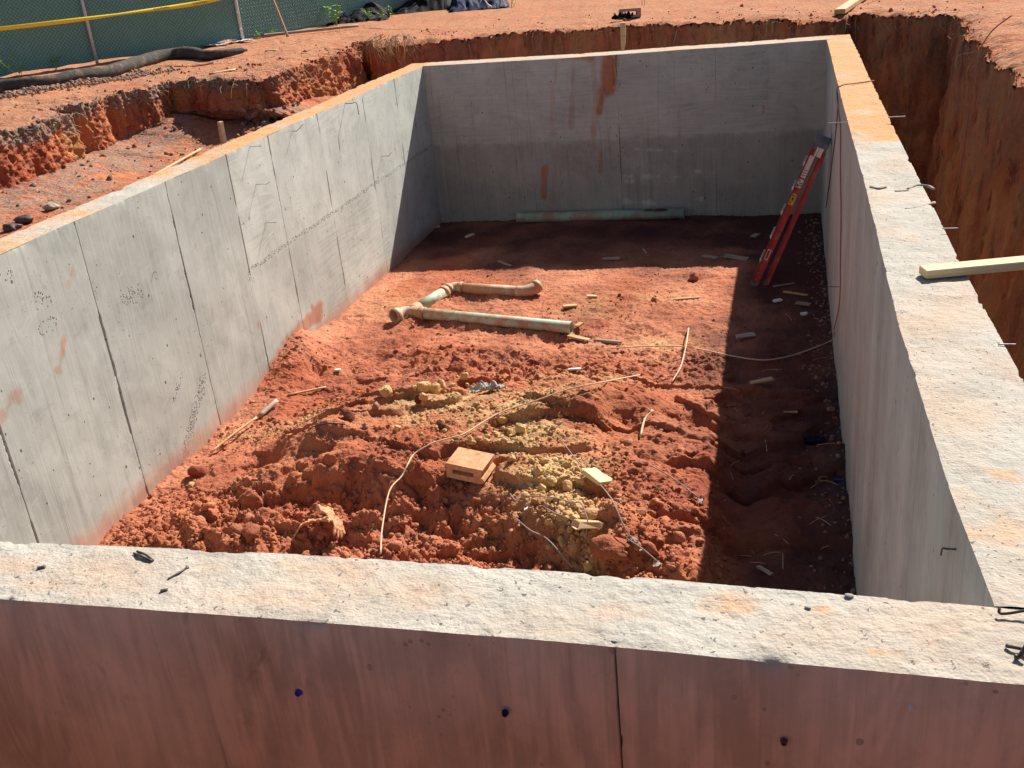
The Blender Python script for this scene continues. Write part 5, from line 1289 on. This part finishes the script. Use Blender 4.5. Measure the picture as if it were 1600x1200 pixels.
# silt sock
P = [at(px, py, 2, ZB + 0.12) for px, py in [(-160, 152), (-60, 142), (0, 133), (60, 127), (120, 117), (180, 105), (230, 91), (270, 83), (305, 82), (330, 82), (355, 80), (385, 75)]]
P = spline(np.array(P), 8); rr = 0.108 + 0.010 * fbm(P[:, 0], P[:, 1], 0, 2.5, 3); rr[-26:] *= np.linspace(1, 0.45, 26); rr[-2:] *= .5
for p in P: p[2] = ground_at(p[0], p[1]) + 0.085
o = MB().tube(P, rr, 18).build('filter_sock', M_SOCK, None, True); tag(o, 'long dark grey filter sock lying along the foot of the fence', 'filter sock')

# fence
post_xy = []
for px, py in [(-190, 170), (163, 101), (392, 66)]:
    q = at(px, py, 2, ZB); post_xy.append(np.array([q[0] - 0.25, q[1] + 0.15]))
post_xy[0] = post_xy[1] + (post_xy[1] - post_xy[2]) / np.linalg.norm(post_xy[1] - post_xy[2]) * 3.6
q = at(600, 34, 2, ZB); post_xy.append(np.array([q[0] - .1, q[1] + 3.2]))
q = np.array([1.5, 29.5]); post_xy.append(q)
fence = empty('site_fence', (post_xy[1][0], post_xy[1][1], ZB)); tag(fence, 'chain link fence with dark green privacy screen along the left bank', 'fence')
org = np.array([post_xy[1][0], post_xy[1][1], ZB])
FH = 1.95
for i, pxy in enumerate(post_xy):
    base_ = np.array([pxy[0], pxy[1], ground_at(*pxy) - 0.3]) - org
    MB().tube([base_, base_ + (0, 0, FH + 0.45)], 0.030 if i == 1 else 0.034, 12).build('post', M_GALV, fence, True)
for i in range(len(post_xy) - 1):
    a_, b_ = post_xy[i], post_xy[i + 1]; L_ = np.linalg.norm(b_ - a_); d_ = (b_ - a_) / L_; nrm = np.array([d_[1], -d_[0]])
    # screen: a slightly billowing cloth behind the mesh
    nu, nvv = 110, 40
    u_, v_ = np.meshgrid(np.linspace(0, 1, nu), np.linspace(0, 1, nvv))
    off = -0.06 + 0.035 * fbm(u_ * L_, v_ * 1.4, i, 0.9, 3) * np.sin(u_ * math.pi) + 0.012 * fbm(u_ * L_ * 0.8, v_ * 5, i + 7, 1.6, 3)
    gap = 0.06 + 0.06 * fbm(u_ * 5, u_ * 0, i, 1, 2) * (v_ < .5)
    V = np.stack([a_[0] + d_[0] * u_ * L_ + nrm[0] * off, a_[1] + d_[1] * u_ * L_ + nrm[1] * off, ZB + gap + v_ * (FH - gap)], -1).reshape(-1, 3) - org
    V2 = V - np.array([nrm[0], nrm[1], 0]) * 0.004
    f_ = grid_faces(nvv, nu); mesh_np('screen', np.concatenate([V, V2]), np.concatenate([f_, f_[:, ::-1] + len(V)]), M_FABRIC, fence)
    # diamond mesh, twisted wires
    if i < 3:
        cell = 0.075; nw = int(L_ / cell); zs = np.arange(0.08, FH, cell / 2); Vs, Fs, n0 = [], [], 0
        zz = np.arange(len(zs)) % 2
        for k in range(nw + 1):
            for par in (0, 1):
                u0 = k * cell + (zz * cell * 0.5 if par == 0 else cell * (1.0 - 0.5 * zz))
                pth = np.stack([a_[0] + d_[0] * u0 + nrm[0] * (0.012 * (zz - .5)), a_[1] + d_[1] * u0 + nrm[1] * (0.012 * (zz - .5)), ZB + zs], -1) - org
                ring = []
                rwid = 0.0032
                dv = np.array([d_[0], d_[1], 0]) * rwid; nv_ = np.array([nrm[0], nrm[1], 0]) * rwid
                V_ = np.concatenate([pth + dv, pth - dv * .5 + nv_, pth - dv * .5 - nv_]); m_ = len(pth)
                idx = np.arange(m_ - 1)
                for s0, s1 in ((0, 1), (1, 2), (2, 0)):
                    Fs.append(np.stack([idx + s0 * m_, idx + 1 + s0 * m_, idx + 1 + s1 * m_, idx + s1 * m_], -1) + n0)
                Vs.append(V_); n0 += len(V_)
        o = mesh_np('chain_link', np.concatenate(Vs), np.concatenate(Fs), M_GALV, fence); o['kind'] = 'stuff'
    MB().tube([np.array([*a_, ZB + FH]) - org, np.array([*b_, ZB + FH]) - org], 0.022, 10).build('top_rail', M_GALV, fence, True)
a_ = post_xy[2]; mbx = None
for k in range(5):
    zz = 0.25 + 0.32 * k; p = np.array([a_[0], a_[1], ZB + zz]) - org
    MB().tube([p + (0.03, -.02, -.01), p + (0.05, -.04, .012), p + (0.0, -.06, .02)], 0.010, 5).build('tie_wire', M_WHITEBIT, fence)
p = at(154, 9, 0, post_xy[1][0] + 0.3)
# caution tape, in front of the fence
dF = (post_xy[2] - post_xy[1]) / np.linalg.norm(post_xy[2] - post_xy[1]); nF = np.array([dF[1], -dF[0]]); o2 = post_xy[1] + nF * 0.55
def on_tape(px, py):
    d = ray(px, py); nn = np.array([nF[0], nF[1], 0]); t_ = np.dot(np.array([*o2, 0]) - CAM, nn) / np.dot(d, nn); return CAM + d * t_
TP = spline(np.array([on_tape(px, py) for px, py in [(-140, 60), (0, 45), (120, 31), (210, 19), (290, 8), (345, -2), (420, -20)]]), 10)
root = empty('caution_tape', tuple(TP[0])); tag(root, 'yellow caution tape strung across in front of the fence', 'caution tape')
w_ = 0.040 * (0.55 + 0.45 * np.abs(np.sin(np.linspace(0, 7, len(TP)))))
tw = 0.5 * np.sin(np.linspace(0, 9, len(TP)))
off = np.stack([nF[0] * np.sin(tw), nF[1] * np.sin(tw), np.cos(tw)], -1) * w_[:, None]
th = np.array([nF[0], nF[1], 0]) * 0.0015
V = np.concatenate([TP + off + th, TP - off + th, TP - off - th, TP + off - th]) - TP[0]
n_ = len(TP); idx = np.arange(n_ - 1)
Fc = np.concatenate([np.stack([idx + s0 * n_, idx + 1 + s0 * n_, idx + 1 + s1 * n_, idx + s1 * n_], -1) for s0, s1 in ((0, 1), (1, 2), (2, 3), (3, 0))])
mesh_np('ribbon', V, Fc, M_TAPE, root)
dg = bpy.context.evaluated_depsgraph_get
def text_mesh(body, size, thick=0.0008):
    cu = bpy.data.curves.new('lettering', 'FONT'); cu.body = body; cu.size = size; cu.extrude = thick; cu.align_x = 'CENTER'; cu.align_y = 'CENTER'
    tmp = bpy.data.objects.new('lettering_tmp', cu); COL.objects.link(tmp)
    bpy.context.view_layer.update()
    me = bpy.data.meshes.new_from_object(tmp.evaluated_get(dg())); COL.objects.unlink(tmp); bpy.data.objects.remove(tmp)
    me.materials.append(M_INK); return me
me = text_mesh('CAUTION', 0.068)
for k, (px, py) in enumerate([(250, 13.5), (312, 4.5)]):
    p = on_tape(px, py); j = int(np.argmin(np.linalg.norm(TP - p, axis=1))); j = min(max(j, 1), n_ - 2)
    tdir = TP[j + 1] - TP[j - 1]; tdir /= np.linalg.norm(tdir); upv = off[j] / np.linalg.norm(off[j]); nrm = np.cross(tdir, upv); nrm /= np.linalg.norm(nrm); upv = np.cross(nrm, tdir)
    o = bpy.data.objects.new('lettering', me); COL.objects.link(o); o.parent = root
    loc = TP[j] - TP[0] + nrm * 0.004
    o.matrix_local = Matrix(((tdir[0], upv[0], nrm[0], loc[0]), (tdir[1], upv[1], nrm[1], loc[1]), (tdir[2], upv[2], nrm[2], loc[2]), (0, 0, 0, 1)))
# leaning stake
p0 = at(450, 58, 2, ZB + .02); 
d_ = ray(425, -4); t_ = np.linalg.norm((p0 - CAM)[:2]) / np.linalg.norm(d_[:2]); p1 = CAM + d_ * t_; p2 = p0 + (p1 - p0) * 1.8
rod('wood_stake', [p0, (p0 + p2) / 2, p2], 0.026, M_GREYWOOD, 'slim wooden stake leaning in front of the green screen', 'stake', 4)
p0 = at(395, 57, 2, ZB + .06); p1 = at(560, 40, 2, ZB + .06)
rod('timber_edging', [p0, (p0 + p1) / 2, p1], 0.03, M_GREYWOOD, 'low weathered timber strip on the ground below the green screen', 'timber', 4)
for i, (px0, py0, px1, py1) in enumerate([(312, 75, 350, 70), (366, 68, 388, 66)]):
    a_ = at(px0, py0 , 2, ZB); b_ = at(px1, py1, 2, ZB); n_ = 14
    u_, v_ = np.meshgrid(np.linspace(0, 1, n_), np.linspace(-.35, .35, 8))
    V = np.stack([a_[0] + (b_[0] - a_[0]) * u_ + nF[0] * v_, a_[1] + (b_[1] - a_[1]) * u_ + nF[1] * v_, ZB + 0.055 + 0.03 * fbm(u_ * 3, v_ * 4, i, 1, 3) + 0 * u_], -1).reshape(-1, 3)
    o = mesh_np('gravel_bag', np.concatenate([V, V - (0, 0, .05)]), np.concatenate([grid_faces(8, n_), grid_faces(8, n_)[:, ::-1] + len(V)]), M_WHITEBAG)
    tag(o, ['pale flat bag under the bottom edge of the screen right of the sock', 'smaller pale bag beside the second fence post'][i], 'bag')

# plastic sheeting heaped beyond the far bank
def sheet(name, pxl, depth, hgt, mat, label, seed):
    a_ = np.array(at(*pxl[0], 2, ZB)); b_ = np.array(at(*pxl[1], 2, ZB)); L_ = np.linalg.norm(b_ - a_); n_, m_ = 60, 26
    dd = (b_ - a_) / L_; bk = np.array([-dd[1], dd[0], 0])
    u_, v_ = np.meshgrid(np.linspace(0, 1, n_), np.linspace(0, 1, m_))
    hh = hgt * np.sin(np.clip(v_ * 1.3, 0, 1) * math.pi * .62) * (0.55 + 0.5 * fbm(u_ * 3 + seed, v_ * 1.5, seed, 1, 3)) * np.sin(np.clip(u_, 0.0, 1) * math.pi) ** 0.35
    hh = hh + 0.05 * hgt * fbm(u_ * 14, v_ * 7, seed, 1, 3)
    V = a_ + dd * (u_ * L_)[..., None] + bk * (v_ * depth)[..., None] + np.stack([0.1 * fbm(u_ * 6, v_ * 5, seed, 1, 3), .1 * fbm(u_ * 6, v_ * 5, seed + 4, 1, 3), np.maximum(hh, 0.0) + .01], -1)
    V = V.reshape(-1, 3); f_ = grid_faces(m_, n_)
    o = mesh_np(name, np.concatenate([V, V - (0, 0, .015)]), np.concatenate([f_, f_[:, ::-1] + len(V)]), mat)
    return tag(o, label, 'plastic sheet')
sheet('plastic_sheet', ((487, 43), (605, 31)), 1.0, 0.55, M_BLACK, 'black plastic sheet slumped against the foot of the green screen', 2.0)
sheet('plastic_sheet', ((590, 26), (720, 14)), 2.6, 0.95, M_BLACK, 'large heap of black plastic sheeting at the top edge of the photo', 5.0)
sheet('plastic_sheet', ((705, 20), (795, 11)), 1.8, 0.7, M_NAVY, 'navy blue plastic sheet heaped right of the black one', 8.0)
for i, (a0, a1, lab) in enumerate([((752, -2), (768, 11), 'pale slanting stick on the navy sheet, left of its pair'), ((783, -2), (791, 10), 'pale slanting stick at the right end of the navy sheet')]):
    q1 = np.array(at(a1[0], a1[1], 2, ZB + .06)); d_ = ray(*a0); t_ = np.linalg.norm((q1 - CAM)[:2]) / np.linalg.norm(d_[:2]); q0 = CAM + d_ * t_
    rod('pale_stick', [q1, (q0 + q1) / 2, q0 + (0, .1, .1)], 0.018, M_GALV, lab, 'stick', 5)

# weeds
def weed(name, base, h, nl, label, seed, spread=0.5):
    r_ = np.random.default_rng(seed)
    root = empty(name, tuple(base)); tag(root, label, 'weed')
    ms, ml = MB(), MB()
    for k in range(max(2, nl // 8)):
        tip = np.array([r_.normal() * spread * h * .5, r_.normal() * spread * h * .5, h * r_.uniform(.7, 1.05)])
        ms.tube(spline([(0, 0, -.03), tip * .5 + r_.normal(size=3) * .02, tip], 4), 0.006, 4)
        for j in range(8):
            p = tip * r_.uniform(.3, 1.0); a_ = r_.uniform(0, 6.28); l = h * r_.uniform(.2, .36); d_ = np.array([math.cos(a_), math.sin(a_), r_.uniform(-.2, .7)]); d_ /= np.linalg.norm(d_)
            s_ = np.cross(d_, (0, 0, 1)); s_ /= np.linalg.norm(s_); upn = np.cross(s_, d_)
            ml.add([p, p + d_ * l * .4 + s_ * l * .26, p + d_ * l * .4 + upn * l * .06, p + d_ * l * .4 - s_ * l * .26, p + d_ * l - upn * l * .12], [(0, 2, 1), (0, 3, 2), (1, 2, 4), (2, 3, 4)])
    ms.build('stem', M_LEAF, root); ml.build('leaves', M_LEAF, root)
def wp(px, py): 
    q = at(px, py, 2, ZB); return np.array([q[0], q[1], ground_at(q[0], q[1])])
weed('leafy_weed', wp(526, 41), 0.48, 40, 'tallest bright green leafy weed in front of the black sheet', 1)
weed('leafy_weed', wp(580, 33), 0.26, 24, 'low green weed between the black sheet and the large heap', 2, .8)
weed('leafy_weed', wp(597, 31), 0.24, 24, 'small green weed right of the low one', 3, .7)
weed('leafy_weed', wp(613, 27), 0.22, 16, 'darker small weed against the large black heap', 4, .6)
for i, (px, py, h, lab) in enumerate([(33, 121, .36, 'green weed between sock and fence at the left edge'), (87, 110, .34, 'brighter green weed between sock and fence left of the first post'), (405, 62, .16, 'small grassy weed at the second fence post'), (800, 9, .22, 'green weed at the right end of the navy sheet'), (425, 58, .14, 'dry grassy weed right of the second fence post')]):
    weed('leafy_weed', wp(px, py), h, 26, lab, 20 + i, .7)

# far bank: block and stake at the lip, board
q = at(985, 24, 2, ZB + .03)
V, Fc = extrude_profile([(-.19, 0), (.19, 0), (.19, .15), (-.19, .15)], [(-.13, .045), (.12, .045), (.12, .11), (-.13, .11)], 0.30)
ca = np.array(Matrix.Rotation(math.radians(12), 3, 'Z'))
o = mesh_np('hollow_block', V @ ca.T, Fc, M_GREYBLOCK, None, smooth=False); o.location = (q[0], q[1] + .0, ground_at(q[0], q[1]) + .02); o.rotation_euler = (math.radians(-6), 0, 0)
tag(o, 'dusty grey hollow block sitting on the edge of the far bank', 'block')
top_ = np.array(at(975, 36, 1, 14.9)); bot = np.array(at(973, 70, 1, 14.75))
m = MB(); V = np.array([(-.05, -.02, 0), (.05, -.02, 0), (.05, .02, 0), (-.05, .02, 0), (-.045, -.02, -.32), (.04, -.02, -.32), (.04, .02, -.32), (-.045, .02, -.32), (-.028, 0, -.55), (-.015, 0, -.55)])
Fc = [(3, 2, 1, 0), (0, 1, 5, 4), (1, 2, 6, 5), (2, 3, 7, 6), (3, 0, 4, 7), (4, 5, 9, 8), (5, 6, 9), (6, 7, 8, 9), (7, 4, 8)]
o = mesh_np('pointed_stake', V * (.85, 1, 1.0), Fc, M_PINE_DIRTY, None, smooth=False); o.location = tuple(top_ + (0, -.12, .02)); o.rotation_euler = (math.radians(4), math.radians(2), 0)
tag(o, 'pointed wooden stake hanging down the far bank below the hollow block', 'stake')
crumple('black_rag', np.array(at(975, 31, 2, ZB)) + (0, -.05, .02), .16, .10, .07, M_BLACK, 'black rag crumpled in front of the hollow block', 'rag', 41, 16)
for i, (px, pxt) in enumerate([(1003, 1004), (1007, 1010)]):
    q0 = np.array(at(px, 9, 2, ZB)); rod('thin_wire_stem', [q0 + (0, 0, -.05), q0 + (0.01, 0, .2), q0 + (.02, 0, .5)], 0.006, M_GREYWOOD, ['thin upright twig behind the hollow block, left of two', 'thin upright twig behind the hollow block, right of two'][i], 'twig', 4)
a_ = np.array(at(1312, 22, 2, ZB + .02)); b_ = np.array(at(1350, -4, 2, ZB + .02))
board('timber_board', a_, b_, 0.16, 0.07, M_PINE_DIRTY, 'clay stained board lying on the far bank edge near the corner', 'board')
for i, (px, py, lab) in enumerate([(875, 71, 'left white fleck on the far bank face'), (862, 69, 'second white fleck on the far bank face')]): pass

# brown cord over the right bank
def bank_face(px, py):
    """sight line onto the right bank"""
    d = ray(px, py)
    for t in np.linspace(4, 22, 900):
        p = CAM + d * t
        if p[0] > 6.2:
            j = int(np.argmin(np.abs(by - p[1]) + 100 * (rightside < .5)))
            tt = np.clip((p[2] - (bz[j] + .14)) / (ZB - bz[j] - .14), 0, 1)
            xb = fx[j] * (1 - tt) + lx[j] * tt
            if p[0] > xb - 0.06 or p[2] < bz[j]: return p
    return CAM + d * 12
rod('brown_cord', [bank_face(*q) + (-.03, 0, .03) for q in [(1585, 30), (1560, 48), (1545, 66), (1533, 90), (1526, 130), (1518, 180), (1511, 230), (1505, 270), (1496, 310), (1488, 350)]], 0.007, M_REDSTR, 'brown cord hanging down the face of the right bank', 'cord')
